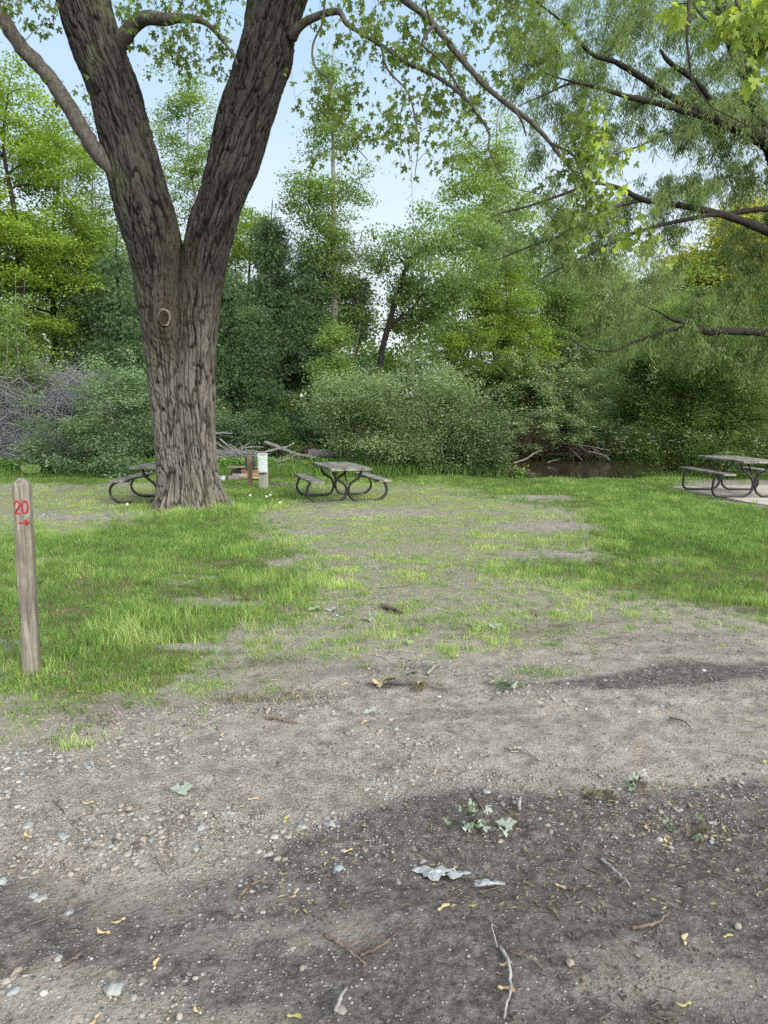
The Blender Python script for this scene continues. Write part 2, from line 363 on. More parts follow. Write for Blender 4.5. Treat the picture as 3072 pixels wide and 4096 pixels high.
# ------------------------------------------------------------------ foliage
def tpl_kite(w=.5, fold=.12):
    V = np.array([(0, 0, 0), (-w / 2, .42, fold), (0, 1, -.06), (w / 2, .42, fold)]); return V, [np.array([(0, 2, 1), (0, 3, 2)])]
def tpl_oval(w=.55, fold=.1):
    V = np.array([(0, 0, 0), (-w * .42, .25, fold), (-w * .42, .68, fold), (0, 1, -.08), (w * .42, .68, fold), (w * .42, .25, fold)])
    return V, [np.array([(0, 3, 2, 1), (0, 5, 4, 3)])]
def tpl_maple():
    # deeply cut five-lobed silver maple leaf, stalk at the origin
    half = [(0.0, .16), (.10, .10), (.20, .02), (.34, .06), (.25, .20), (.33, .26), (.52, .36), (.40, .42), (.47, .56), (.28, .50), (.15, .42), (.13, .60), (.22, .74), (.10, .78), (0, 1.0)]
    L = [(-x, y) for x, y in half[1:-1]][::-1]; O = half + L
    V = [(0, .32, 0)] + [(x, y, .16 * abs(x) - .12 * y * y) for x, y in O]; n = len(O)
    F_ = np.array([(0, 1 + k, 1 + (k + 1) % n) for k in range(n)]); return np.array(V, float), [F_]
def tpl_spray():
    # flat drooping cedar fan of five fingers
    V = [(0, 0, 0)]; F_ = []
    for k, (a, l) in enumerate([(-.9, .55), (-.45, .85), (0, 1), (.45, .85), (.9, .55)]):
        d = np.array([math.sin(a), math.cos(a)]) * l; p = np.array([d[1], -d[0]]) / l * .075
        b = len(V); V += [(d[0] * .45 + p[0], d[1] * .45 + p[1], .02), (d[0], d[1], -.15), (d[0] * .45 - p[0], d[1] * .45 - p[1], .02)]
        F_.append((0, b, b + 1, b + 2))
    return np.array(V, float), [np.array(F_)]
def scatter(P, size, tpl, up=.8, droop=.3, tint=None, Rn=R, svar=.35, dirv=None):
    n = len(P); TV, TF = tpl
    nz = Rn.normal(size=(n, 3)); nz[:, 2] = np.abs(nz[:, 2]) * .6 + up * 2; nz /= np.linalg.norm(nz, axis=1, keepdims=True)
    a = Rn.uniform(0, 2 * PI, n); d = np.stack([np.cos(a), np.sin(a), -droop * 2 * Rn.uniform(.4, 1.6, n)], 1)
    if dirv is not None: d = d + dirv
    x = np.cross(d, nz); x /= np.linalg.norm(x, axis=1, keepdims=True) + 1e-9
    d /= np.linalg.norm(d, axis=1, keepdims=True); z = np.cross(x, d)
    s = size * (1 + svar * (Rn.random(n) * 2 - 1.2))
    V = P[:, None] + s[:, None, None] * (TV[None, :, 0:1] * x[:, None] + TV[None, :, 1:2] * d[:, None] + TV[None, :, 2:3] * z[:, None])
    m = len(TV); o = (np.arange(n) * m)[:, None, None]
    Fs = [(f[None] + o).reshape(-1, f.shape[1]) for f in TF]
    if tint is None: tint = Rn.random(n)
    return V.reshape(-1, 3), Fs, np.repeat(np.clip(tint, 0, 1), m)
def grow(N, NR, A, droop=.0, low=.7, thin=.010, rmax=.05, seg=6, wob=.06, Rn=R, tipr=.003):
    """join every clump centre in A to the branch skeleton N with its own curved twig"""
    cap = len(N) + len(A) * 3; Np = np.zeros((cap, 3)); Nr = np.zeros(cap); k = len(N); Np[:k] = N; Nr[:k] = NR
    d0 = np.min(np.linalg.norm(A[:, None] - N[None], axis=2), axis=1); od = np.argsort(d0)
    Ps = []; Rs = []
    t = np.linspace(0, 1, seg)[:, None]
    for q in od:
        a = A[q]; D = Np[:k] - a; d = np.linalg.norm(D, axis=1)
        c = d + low * np.maximum(0, D[:, 2] - (.0 if droop <= 0 else 99)) - .02 * np.log(Nr[:k] + .001)
        j = int(np.argmin(c)); p = Np[j]; L = d[j]
        mid = (p + a) / 2 + np.array([0, 0, (.22 + droop) * L]) * (.6 + .8 * Rn.random()) + Rn.normal(size=3) * wob * L
        B = (1 - t)**2 * p + 2 * t * (1 - t) * mid + t**2 * a
        B[1:-1] += Rn.normal(size=(seg - 2, 3)) * .02 * L
        r0 = min(Nr[j] * .75, thin * .5 + thin * L, rmax); r1 = max(tipr, r0 * .35)
        rr = np.linspace(r0, r1, seg)
        Ps.append(B); Rs.append(rr)
        Np[k:k + 3] = B[[seg // 2, seg - 2, seg - 1]]; Nr[k:k + 3] = rr[[seg // 2, seg - 2, seg - 1]]; k += 3
    return np.array(Ps), np.array(Rs)
def clumps(T, per, sig, Rn=R, along=.5):
    """leaf positions round the ends of twigs T (n,m,3)"""
    n, m, _ = T.shape; tip = T[:, -1]; 
    f = 1 - Rn.random((n, per)) * along; i = np.clip((f * (m - 1)).astype(int), 0, m - 2); g = f * (m - 1) - i
    r = np.arange(n)[:, None]; P = T[r, i] * (1 - g[..., None]) + T[r, i + 1] * g[..., None]
    P = P + Rn.normal(size=(n, per, 3)) * np.asarray(sig)
    return P.reshape(-1, 3), np.repeat(np.arange(n), per)
def crownpts(ells, n, Rn, hollow=.5, gap=.42, gs=.6, seed=1):
    out = []; w = np.array([e[3] * e[4] * e[5] for e in ells])**.67; w /= w.sum()
    while len(out) < n:
        e = ells[Rn.choice(len(ells), p=w)]
        v = Rn.normal(size=3); v /= np.linalg.norm(v); r = (hollow**3 + (1 - hollow**3) * Rn.random())**(1 / 3)
        lump = .58 + .85 * float(noise(v[0] * 2.4 + e[0], v[1] * 2.4, v[2] * 2.4 + e[2], seed))
        p = np.array(e[:3]) + v * r * lump * np.array(e[3:6])
        if gap and float(noise(p[0] * gs, p[1] * gs, p[2] * gs * 1.6, seed + 7)) < gap * Rn.uniform(.6, 1.15): continue
        out.append(p)
    return np.array(out)
def skeleton(P, r, n, k=8, bump=.0):
    S = spline(np.column_stack([P, r]), n); V, Q, caps = tube(S[:, :3], S[:, 3], k)
    if bump:
        c = np.repeat(S[:, :3], k, 0); d = V - c; u = d / (np.linalg.norm(d, axis=1, keepdims=True) + 1e-9)
        V = V + u * (fbm(V[:, 0] * 6, V[:, 1] * 6, V[:, 2] * 1.5, 3)[:, None] - .5) * 2 * bump
    return S[:, :3], S[:, 3], V, Q, caps
def lod(loc, P): return P - np.asarray(loc)
def tree(name, label, cat, base, stems, ells, n, per, size, tpl, lm, bm, seed, sig=(.22, .22, .12), up=.8, droop=.3, hollow=.45, gap=.40, tw=.012, group=None,
         bough=0.0, tb=0.0, along=.55, low=.7, extra=None, gs=.6, tipr=.003, k=8, ups=True):
    Rn = np.random.default_rng(seed); base = np.asarray(base, float); loc = np.array([base[0], base[1], base[2]])
    root = thing(name, loc, label, cat, group); mb = MB(); N = []; NR = []
    for P, r in stems:
        c, rr, V, Q, caps = skeleton(np.asarray(P, float) - loc, np.asarray(r, float), 26, k, .12 * max(r)); mb.add(V, [Q] + caps); N.append(c[3:]); NR.append(rr[3:])
    N = np.concatenate(N); NR = np.concatenate(NR)
    E = [(e[0] - loc[0], e[1] - loc[1], e[2] - loc[2], *e[3:]) for e in ells]
    A = crownpts(E, n, Rn, hollow, gap, gs, seed)
    if extra is not None: A = np.vstack([A, np.asarray(extra) - loc])
    # main boughs first
    m = max(6, n // 14); T1, R1 = grow(N, NR, A[:m], bough, low, .022, .07, 8, .08, Rn, tipr * 1.5)
    T2, R2 = grow(np.concatenate([N, T1[:, 2:].reshape(-1, 3)]), np.concatenate([NR, R1[:, 2:].ravel()]), A[m:], bough, low, tw, .03, 6, .08, Rn, tipr)
    for T_, R_, k_ in ((T1, R1, 5), (T2, R2, 3)):
        V, Q = tubes(T_, R_, k_); mb.add(V, Q)
    mb.build('trunk', bm, root, True)
    if per:
        T_ = np.concatenate([T1[:, -6:], T2]); P, id_ = clumps(T_, per, sig, Rn, along)
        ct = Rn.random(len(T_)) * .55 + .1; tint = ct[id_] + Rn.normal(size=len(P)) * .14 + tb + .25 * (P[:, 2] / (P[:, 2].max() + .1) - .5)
        V, Fs, tn = scatter(P, size, tpl, up, droop, tint, Rn)
        mesh('crown', V, Fs, lm, root, False, {'tint': tn})
    return root
KITE = tpl_kite(.62); OVAL = tpl_oval(.6); MAPLE = tpl_maple(); SPRAY = tpl_spray(); WIL = tpl_kite(.15, .03); LOBE = tpl_kite(.85, .1)

# ------------------------------------------------------------------ the big silver maple
TY = 11.1
def px2(x, y, w, Yd=TY):   # centre and radius from its plotted width
    p = U(x, y, Yd); return (*p, w * Yd / F / 2)
gz = 0.06
LS = np.array([px2(732, 2030, 178), px2(722, 1928, 172), px2(710, 1796, 172), px2(698, 1663, 174), px2(686, 1530, 180), px2(678, 1398, 184), px2(662, 1265, 190), px2(644, 1133, 196), px2(622, 1000, 206), px2(596, 900, 216), px2(560, 760, 214), px2(532, 650, 206), px2(492, 500, 205), px2(458, 370, 202), px2(410, 240, 200), px2(355, 80, 200), px2(320, -60, 200), px2(285, -260, 190), px2(230, -600, 165), px2(200, -1000, 120)])
RS = np.array([px2(792, 2030, 178), px2(786, 1928, 172), px2(776, 1796, 172), px2(772, 1663, 172), px2(772, 1530, 172), px2(776, 1398, 172), px2(786, 1265, 172), px2(803, 1133, 174), px2(826, 1000, 174), px2(852, 900, 178), px2(890, 780, 180), px2(935, 640, 198), px2(972, 500, 206), px2(1018, 370, 212), px2(1062, 230, 216), px2(1100, 100, 175), px2(1160, -60, 160), px2(1240, -300, 145), px2(1330, -700, 110), px2(1400, -1100, 70)])
RS2 = np.array([px2(1000, 330, 140), px2(1025, 200, 140), px2(1035, 90, 118), px2(1045, -60, 112), px2(1030, -300, 100), px2(1000, -700, 80)])
RS2[:, 1] += .05
def bark_disp(p, ax, seed=0, flare=0):
    """furrowed bark relief from 3D position p and stem-local coordinate ax"""
    u = p + .05 * np.stack([fbm(p[:, 0] * 2, p[:, 1] * 2, p[:, 2] * .8, 81), fbm(p[:, 0] * 2, p[:, 1] * 2, p[:, 2] * .8, 85), 0 * p[:, 0]], 1) * 2
    x, y, z = u[:, 0] * 16.5, u[:, 1] * 16.5, p[:, 2] * 2.1
    w = (fbm(x * .5, y * .5, z * 2.4, 91, 3) - .5) * .55
    n1 = noise(x + w, y + w, z, 101); n2 = noise(x * 1.7 + w * 1.4 + 7, y * 1.7, z * 1.6, 103); n3 = noise(x * 1.6 + w, y * 1.6, z * 5.0 + x * .5, 105)
    c1 = np.clip(1 - np.abs(2 * n1 - 1) * 6.5, 0, 1)**.8; c2 = np.clip(1 - np.abs(2 * n2 - 1) * 4.2, 0, 1); c3 = np.clip(1 - np.abs(2 * n3 - 1) * 3.2, 0, 1)
    d = .72 - .60 * np.maximum(c1, .85 * c2) - .45 * c3 * noise(x * .7, y * .7, z, 111) + .40 * (fbm(x * 3, y * 3, z * 6, 107, 3) - .5)
    return d
def stem_surface(S, nring, k, k0=0):
    c = spline(S, nring); P, r = c[:, :3], c[:, 3]
    V, Q, caps = tube(P, r, k); cc = np.repeat(P, k, 0); d = V - cc; L = np.linalg.norm(d, axis=1, keepdims=True) + 1e-9; u = d / L
    return P, r, V, Q, caps, cc, u, L
root_maple = thing('silver_maple_tree', (trunkXY[0], trunkXY[1], 0.0), 'huge forked tree with deeply furrowed grey bark and a pale healed knot', 'tree'); RL = np.array([trunkXY[0], trunkXY[1], 0.])
# lower bole: star-shaped smooth union of the two stems
zs = np.concatenate([np.linspace(-.12, .5, 50), np.linspace(.512, 3.92, 270)]); K = 420
def at_z(S, z):
    c = spline(S, 600); i = np.interp(z, c[:, 2], np.arange(600)); i0 = np.clip(i.astype(int), 0, 598); f = (i - i0)[:, None]
    return c[i0] * (1 - f) + c[i0 + 1] * f
a = np.arange(K) * 2 * PI / K; ca, sa = np.cos(a)[None], np.sin(a)[None]
lz, rz_ = at_z(LS, zs), at_z(RS, zs)
cx = (lz[:, 0] + rz_[:, 0]) / 2; cy = (lz[:, 1] + rz_[:, 1]) / 2
def support(c, r, grow_=1.0):
    ox, oy = cx[:, None] - c[:, 0:1], cy[:, None] - c[:, 1:2]; r = r[:, None] * grow_
    b = ox * ca + oy * sa; D = b * b - (ox * ox + oy * oy - r * r)
    return np.where(D > 0, -b + np.sqrt(np.maximum(D, 0)), .02)
s1, s2 = support(lz, lz[:, 3]), support(rz_, rz_[:, 3]); kk = .05
hmx = np.clip(.5 + .5 * (s1 - s2) / .10, 0, 1); rad = s2 * (1 - hmx) + s1 * hmx + .10 * hmx * (1 - hmx) * .5
# soften the crease low down
low = sstep(2.9, 1.0, zs)[:, None]; el = .5 * (lz[:, 0:1] - rz_[:, 0:1])
rm = np.maximum(s1, s2); ra = np.sqrt(1 / ((ca / (np.abs(el) + .98 * lz[:, 3:4]))**2 + (sa / (1.02 * lz[:, 3:4]))**2))
rad = rad * (1 - .8 * low) + ra * .8 * low
zz = zs[:, None] + 0 * a
fl = np.exp(-np.clip(zz, 0, 9) / .22) * (.13 + .20 * np.clip(np.sin(a * 5 + .9) * .6 + np.sin(a * 3 + 2.0) * .5 + .2, 0, 1)) + .05 * np.exp(-np.clip(zz, 0, 9) / .5)
rad = rad + fl
rad = rad + .05 * (fbm(ca * 1.4 + 5, sa * 1.4, zz * .9, 61) - .5) * 1.6
Vb = np.stack([cx[:, None] + rad * ca, cy[:, None] + rad * sa, zz], -1).reshape(-1, 3)
# knot: swelling and rim round the healed branch scar
KP = U(662, 1273, TY - .36)
kd = Vb - KP; kr = np.sqrt((kd[:, 0] / .125)**2 + (kd[:, 2] / .165)**2); front = (Vb[:, 1] < cy.mean())
rad_t = 1 - .16 * sstep(3.5, 3.92, zz) ; Vb = np.stack([cx[:, None] + rad * rad_t * ca, cy[:, None] + rad * rad_t * sa, zz], -1).reshape(-1, 3); bd = bark_disp(np.stack([.42 * ca + 0 * zz, .42 * sa + 0 * zz, zz], -1).reshape(-1, 3), 0)
uo = np.stack([Vb[:, 0] - np.repeat(cx, K), Vb[:, 1] - np.repeat(cy, K), 0 * Vb[:, 0]], 1); uo /= np.linalg.norm(uo, axis=1, keepdims=True)
sw = np.exp(-((kr / 2.0)**2)) * .07 * front
swirl = np.sin(kr * 11 + fbm(Vb[:, 0] * 6, Vb[:, 1] * 6, Vb[:, 2] * 6, 4) * 4) * .008 * np.exp(-((kr - 1.7) / .8)**2) * front
amp = .048 * np.where(front & (kr < 1.1), .1, 1)
Vb = Vb + uo * ((bd - .5) * amp + sw + swirl)[:, None]
i = np.arange(len(zs) - 1)[:, None] * K; j = np.arange(K)[None]; j2 = (j + 1) % K
Qb = np.stack([i + j, i + j2, i + K + j2, i + K + j], -1).reshape(-1, 4)
xc_ = Vb[:, 0] - np.repeat(lz[:, 0] * .5 + rz_[:, 0] * .5, K); stain_b = np.clip(np.exp(-(xc_ / .17)**2) * sstep(1.9, 2.9, Vb[:, 2]) * front + .9 * np.exp(-((kr - 1.4) / .9)**2) * front + .5 * np.exp(-(xc_ / .10)**2) * sstep(1.0, 2.0, Vb[:, 2]) * front, 0, 1) * (.5 + .9 * fbm(Vb[:, 0] * 9, Vb[:, 1] * 9, Vb[:, 2] * 3, 15)); stain = [stain_b]
mb = MB(); mb.add(Vb - RL, Qb, bd)
def add_stem(mb, S, z0, nr, k, amp=.045, taper=.045):
    c = spline(S, 900); c = c[c[:, 2] > z0]; c = c[np.linspace(0, len(c) - 1, nr).astype(int)]
    V, Q, caps = tube(c[:, :3], c[:, 3], k); cc = np.repeat(c[:, :3], k, 0); d = V - cc; u = d / (np.linalg.norm(d, axis=1, keepdims=True) + 1e-9)
    # bark coordinate follows the lean of the stem
    dn = d / (np.linalg.norm(d, axis=1, keepdims=True) + 1e-9) * .36; q = np.column_stack([dn[:, :2] + [c[0, 0] * 3, 0], V[:, 2]]); b = bark_disp(q, 0)
    rt = np.repeat(np.interp(np.arange(nr), [0, nr * taper, nr * taper * 2], [.80, .93, 1.0]), k) if taper else 1.0; V = cc + d * np.asarray(rt).reshape(-1, 1) if taper else V
    low_ = .05 * (fbm(V[:, 0] * 1.6, V[:, 1] * 1.6, V[:, 2] * 1.0, 66) - .5) * 2
    am = amp * np.clip(np.repeat(c[:, 3], k) / .3, .2, 1)
    mb.add(V + u * ((b - .5) * am + low_ * np.clip(np.repeat(c[:, 3], k) / .3, .2, 1))[:, None] - RL, [Q] + caps, b); xi = V[:, 0] - U(735, 975, TY)[0]; stain.append(np.clip(np.exp(-(xi / .2)**2) * sstep(5.0, 3.6, V[:, 2]) + .35 * sstep(.5, .62, fbm(V[:, 0] * 1.4, V[:, 1] * 1.4, V[:, 2] * .8, 18)), 0, 1)); return c
LS[LS[:, 2] > 4.6, 3] *= .96; RS[RS[:, 2] > 4.6, 3] *= .92; RS2[:, 3] *= .93
cL = add_stem(mb, LS, 3.2, 560, 300); cR = add_stem(mb, RS, 3.2, 560, 290); cR2 = add_stem(mb, RS2, 0, 150, 150, .06, 0)
# a dead-branch scar bulge on the left stem
def barkfurrow():
    t = NT('furrowed_bark'); f = t.attr('relief'); v = t.coord('Object', (1, 1, .3)); n = t.noise(v, 34, 6, .7, .5); n2 = t.noise(t.coord('Object'), 1.1, 4); n3 = t.noise(t.coord('Object'), 90, 3)
    x = t.math('ADD', t.math('MULTIPLY', f, .8), t.math('MULTIPLY', n, .35))
    col = t.ramp(x, [(.20, G3(30, 27, 24)), (.42, G3(72, 68, 63)), (.9, G3(122, 117, 110))])
    col = t.mix(.6, col, t.ramp(n2, [(.3, .62), (.7, 1.25)]), 'MULTIPLY')
    s = t.n('ShaderNodeSeparateXYZ'); t.l(t.coord('Object'), s.inputs[0])
    up = t.ramp(t.math('MULTIPLY', s.outputs[2], .2), [(.25, 1.0), (.7, .27)])   # colour darkens upward, painting the upper stems as near-silhouettes
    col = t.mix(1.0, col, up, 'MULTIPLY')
    mo = t.ramp(t.noise(t.coord('Object', (1, 1, .5)), 1.7, 6, .65), [(.55, 0.0), (.68, .55)]); col = t.mix(mo, col, G3(82, 88, 60))
    col = t.mix(t.math('MULTIPLY', t.attr('stain'), .62), col, t.ramp(n, [(.3, G3(30, 27, 20)), (.7, G3(66, 60, 46))]))
    bb = t.math('ADD', n, t.math('MULTIPLY', n3, .35))
    return t.bsdf(col, .92, bb, .9, .02, .12)
M['furrow'] = barkfurrow()
trunk = mb.build('trunk', M['furrow'], root_maple, True, 'relief'); at_ = trunk.data.attributes.new('stain', 'FLOAT', 'POINT'); at_.data.foreach_set('value', np.concatenate(stain).astype(np.float32))
# knot: pale callus ring and darker dead core
mb = MB(); aa = np.linspace(0, 2 * PI, 40, endpoint=False); rr = .018 + .004 * np.sin(aa * 3)
near_ = np.hypot(Vb[:, 0] - KP[0], Vb[:, 2] - KP[2]) < .07; near_ &= front; kc = KP - RL; kc[1] = Vb[near_, 1].min() - RL[1] - .012; print('knot', kc, near_.sum())
ringP = np.stack([.078 * np.cos(aa) + .006 * np.sin(aa * 2), -.012 * np.cos(aa * 2) * 0 + .02 * np.cos(aa)**2, .108 * np.sin(aa) + .004 * np.cos(aa * 3)], 1)
V = []; 
for q in range(40):
    o_ = ringP[q]; d = np.array([math.cos(aa[q]), 0, math.sin(aa[q])])
    for w_ in range(10):
        b = w_ * 2 * PI / 10; V.append(o_ + d * .019 * math.cos(b) * (1 + .15 * math.sin(aa[q] * 5)) + np.array([0, -1, 0]) * .020 * math.sin(b))
V = np.array(V); V = V * (1 + .22 * (fbm(V[:, 0] * 22, V[:, 1] * 22, V[:, 2] * 22, 7)[:, None] - .5)) + np.stack([.012 * (fbm(V[:, 2] * 18, V[:, 0] * 9, 0, 9) - .5), 0 * V[:, 0], 0 * V[:, 0]], 1) + kc + [0, .006, 0]; q = np.arange(40)[:, None] * 10; w_ = np.arange(10)[None]; q2 = ((np.arange(40) + 1) % 40)[:, None] * 10
mb.add(V, np.stack([q + w_, q + (w_ + 1) % 10, q2 + (w_ + 1) % 10, q2 + w_], -1).reshape(-1, 4))
t = NT('callus_wood'); kn = mb.build('knot', t.bsdf(t.ramp(t.noise(t.coord('Object'), 40, 4), [(.3, G3(66, 60, 51)), (.7, G3(118, 110, 97))]), .9, t.noise(t.coord('Object'), 70, 3), .5, .01), root_maple, True)
rr = np.linspace(0, 1, 8)[:, None]; th = np.linspace(0, 2 * PI, 32, endpoint=False)[None]
V = np.stack([(.07 * rr * np.cos(th)), -.014 - .006 * np.sin(rr * 20 + 0 * th) + .02 * (1 - rr) + 0 * th, .1 * rr * np.sin(th)], -1).reshape(-1, 3) + kc
i = np.arange(7)[:, None] * 32; j = np.arange(32)[None]
mbk = MB(); mbk.add(V, np.stack([i + j, i + (j + 1) % 32, i + 32 + (j + 1) % 32, i + 32 + j], -1).reshape(-1, 4))
mbk.build('heartwood', barkmat('dead_heartwood', G3(24, 19, 15), G3(58, 47, 37), 40, 1, .01), kn, True)
# limbs of the maple
def limb(pts, wid, deps, name='limb', amp=.012, k=14, n=70, mat='limb', root=root_maple, L0=RL):
    dd = np.interp(np.arange(len(pts)), np.linspace(0, len(pts) - 1, len(deps)), deps); ww = np.interp(np.arange(len(pts)), np.linspace(0, len(pts) - 1, len(wid)), wid)
    P = np.array([px2(x, y, w, d) for (x, y), w, d in zip(pts, ww, dd)]); S = spline(P, n)
    V, Q, caps = tube(S[:, :3], S[:, 3], k); c = np.repeat(S[:, :3], k, 0); d = V - c; u = d / np.linalg.norm(d, axis=1, keepdims=True)
    V = V + u * ((fbm(V[:, 0] * 9, V[:, 1] * 9, V[:, 2] * 9, 5)[:, None] - .5) * 2 * np.minimum(amp, .3 * np.repeat(S[:, 3:4], k, 0)))
    m_ = MB(); m_.add(V - L0, [Q] + caps); m_.build(name, M[mat], root, True); return S
limbs = [
    limb([(600, 790), (520, 745), (470, 690), (392, 610), (337, 533), (259, 400), (180, 290), (78, 178), (0, 60), (-90, -60), (-260, -200), (-500, -320)], [105, 75, 66, 62, 58, 56, 56, 54, 52, 50, 40, 28], [11.0, 10.6], amp=.03, k=22, n=160),
    limb([(470, 190), (502, 141), (540, 95), (585, 72), (658, 78), (721, 72), (791, 78), (840, 105), (880, 150), (930, 215), (950, 260)], [60, 56, 54, 50, 44, 32, 24, 18, 14, 10, 6], [11.1, 10.3], k=12),
    limb([(1170, 150), (1199, 106), (1266, 66), (1352, 46), (1385, 93), (1445, 133), (1531, 186), (1630, 252), (1730, 298), (1829, 365), (1896, 444), (1955, 530), (1955, 597), (1995, 683), (2048, 749), (2161, 776)], [40, 32, 26, 22, 19, 17, 16, 15, 14, 12, 10, 8, 6, 5, 4, 3], [10.9, 10.2, 9.4, 9.0]),
    limb([(1200, -180), (1380, -140), (1520, -90), (1617, 0), (1670, 40), (1736, 99), (1800, 180), (1882, 278), (1942, 345), (2048, 431), (2128, 491), (2200, 570), (2258, 646), (2310, 704), (2362, 762)], [56, 46, 36, 27, 25, 24, 22, 20, 19, 18, 17, 15, 12, 9, 6], [11, 9.6, 9.0, 8.6]),
    limb([(1736, 99), (1690, 172), (1750, 230), (1796, 285), (1849, 371), (1900, 440), (1960, 520)], [14, 10, 9, 8, 7, 6, 4], [9.3, 9.2]),
    limb([(1330, -200), (1299, 0), (1292, 86), (1252, 179), (1259, 265), (1319, 325), (1325, 371), (1340, 480), (1400, 560), (1470, 640)], [18, 9, 8, 7, 7, 6, 5, 4, 4, 3], [10.6, 9.6]),
    limb([(1524, 186), (1551, 278), (1624, 358), (1650, 424), (1670, 530), (1672, 600), (1660, 700)], [9, 8, 7, 6, 5, 4, 3], [9.7, 9.5]),
    limb([(2200, 570), (2290, 620), (2330, 700), (2345, 800), (2352, 900)], [10, 8, 7, 5, 3], [8.7, 8.3]),
    limb([(2050, 430), (2085, 480), (2105, 545)], [12, 9, 5], [8.8, 8.8]),
    limb([(330, 60), (200, -200), (60, -420), (-120, -600)], [90, 70, 50, 30], [11, 10.2]),
    limb([(1160, -60), (1500, -420), (1900, -560), (2300, -520)], [90, 60, 44, 26], [11, 8.6]),
]
def pxpts(boxes, Rn):
    o = []
    for (x0, x1, y0, y1, d0, d1, n) in boxes:
        for _ in range(n): o.append(U(Rn.uniform(x0, x1), Rn.uniform(y0, y1), Rn.uniform(d0, d1)))
    return np.array(o)
Rm = np.random.default_rng(5)
A = pxpts([(1400, 2150, -60, 110, 9.4, 11.4, 38), (1480, 2120, 110, 330, 9.4, 11.2, 36), (1200, 1500, 60, 300, 9.5, 10.8, 9), (1550, 1950, 330, 500, 9.4, 10.8, 18), (1380, 1560, 480, 600, 9.3, 9.8, 8),
           (1500, 1640, 400, 620, 9.3, 9.8, 8), (1700, 1930, 480, 680, 9, 9.6, 7), (1240, 1420, 300, 480, 9.6, 10.2, 12), (2100, 2260, 60, 300, 8.6, 9.4, 10),
           (2325, 2385, 430, 660, 8.1, 8.4, 17), (2350, 2400, 620, 720, 8.1, 8.4, 4), (2200, 2350, 860, 980, 8.1, 8.6, 6), (2390, 2460, 760, 860, 8.1, 8.4, 9), (2450, 2620, 900, 1000, 8.1, 8.5, 5), (2150, 2300, 600, 760, 8.3, 8.8, 6),
           (480, 930, -60, 90, 10, 11.8, 18), (640, 920, 90, 330, 10.2, 11.6, 16), (480, 640, 120, 300, 10.8, 12, 5), (0, 150, -80, 60, 10, 11, 9), (150, 220, 60, 130, 10.4, 10.8, 3), (230, 330, 240, 420, 10.8, 11, 2),
           (560, 800, 800, 900, 11.6, 12, 0), (1100, 1400, -160, -20, 9, 12, 9), (-700, 1000, -700, -160, 8.5, 13, 50), (1000, 2700, -750, -150, 7.5, 13, 70)], Rm)
N = np.concatenate([l[2:, :3] for l in limbs] + [cL[260:, :3], cR[260:, :3]]); NR = np.concatenate([l[2:, 3] for l in limbs] + [cL[260:, 3] * .1, cR[260:, 3] * .1])
T_, R_ = grow(N, NR, A, .02, .15, .006, .012, 7, .09, Rm, .0022)
# fine side twigs hanging from those
A2 = np.repeat(T_[:, -1], 2, 0) + Rm.normal(size=(2 * len(T_), 3)) * [.24, .24, .16] + [0, 0, -.10]
T2, R2 = grow(T_[:, 3:].reshape(-1, 3), R_[:, 3:].ravel(), A2, .02, .1, .004, .006, 6, .09, Rm, .0018)
mb = MB(); V, Q = tubes(T_, R_, 5); mb.add(V - RL, Q); V, Q = tubes(T2, R2, 4); mb.add(V - RL, Q); mb.build('twig', M['dark_bark'], root_maple, True)['kind'] = 'stuff'
T3 = np.concatenate([T_[:, -6:], T2]); P, id_ = clumps(T3, 5, (.07, .07, .05), Rm, .8)
ct = Rm.random(len(T3)) * .4 + .1; px_ = P[:, 0]; brighter = sstep(2.0, 2.3, P[:, 0]) * sstep(9.3, 8.7, P[:, 1]) * .35  # extra tint paints the drooping right-hand cluster as brightly lit
V, Fs, tn = scatter(P, .095, MAPLE, .35, .6, ct[id_] + Rm.normal(size=len(P)) * .12 + brighter, Rm, .4)
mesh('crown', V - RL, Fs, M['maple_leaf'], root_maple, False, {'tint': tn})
# a small leafy shoot in the fork and a few tufts of shoots
# ------------------------------------------------------------------ overhanging maple by the drive (trunk stands right of the frame)
ob = np.array([6.2, 4.4, 0.]); rt = thing('maple_tree', ob, 'maple branches with large bright yellow-green leaves reaching in at the top right corner', 'tree')
mb = MB(); S_ = []
for P, r in (([ob, ob + [0, 0, 1.5], ob + [-.1, 0, 3], ob + [-.2, .1, 4.6], ob + [-.2, .2, 7]], [.24, .2, .18, .14, .06]),):
    c, rr, V, Q, caps = skeleton(np.array(P) - ob, np.array(r), 40, 16, .03); mb.add(V, [Q] + caps); S_.append(np.column_stack([c + ob, rr]))
mb.build('trunk', M['limb'], rt, True)
S_ += [limb([(3500, -500), (3200, -400), (2900, -200), (2765, -20), (2757, 60), (2748, 150), (2757, 250), (2770, 320), (2840, 420), (2930, 470), (3040, 530)], [60, 40, 24, 15, 13, 10, 9, 8, 7, 5, 3], [5.4, 5.5], root=rt, L0=ob, k=8),
       limb([(2765, -20), (2790, 40), (2850, 95), (2940, 120)], [12, 10, 8, 4], [5.5, 5.3], root=rt, L0=ob, k=8),
       limb([(3300, -300), (3000, -120), (2945, 0), (3000, 90), (3060, 180), (3120, 260)], [26, 14, 10, 9, 7, 4], [5.2, 5.2], root=rt, L0=ob, k=8)]
Rq = np.random.default_rng(9)
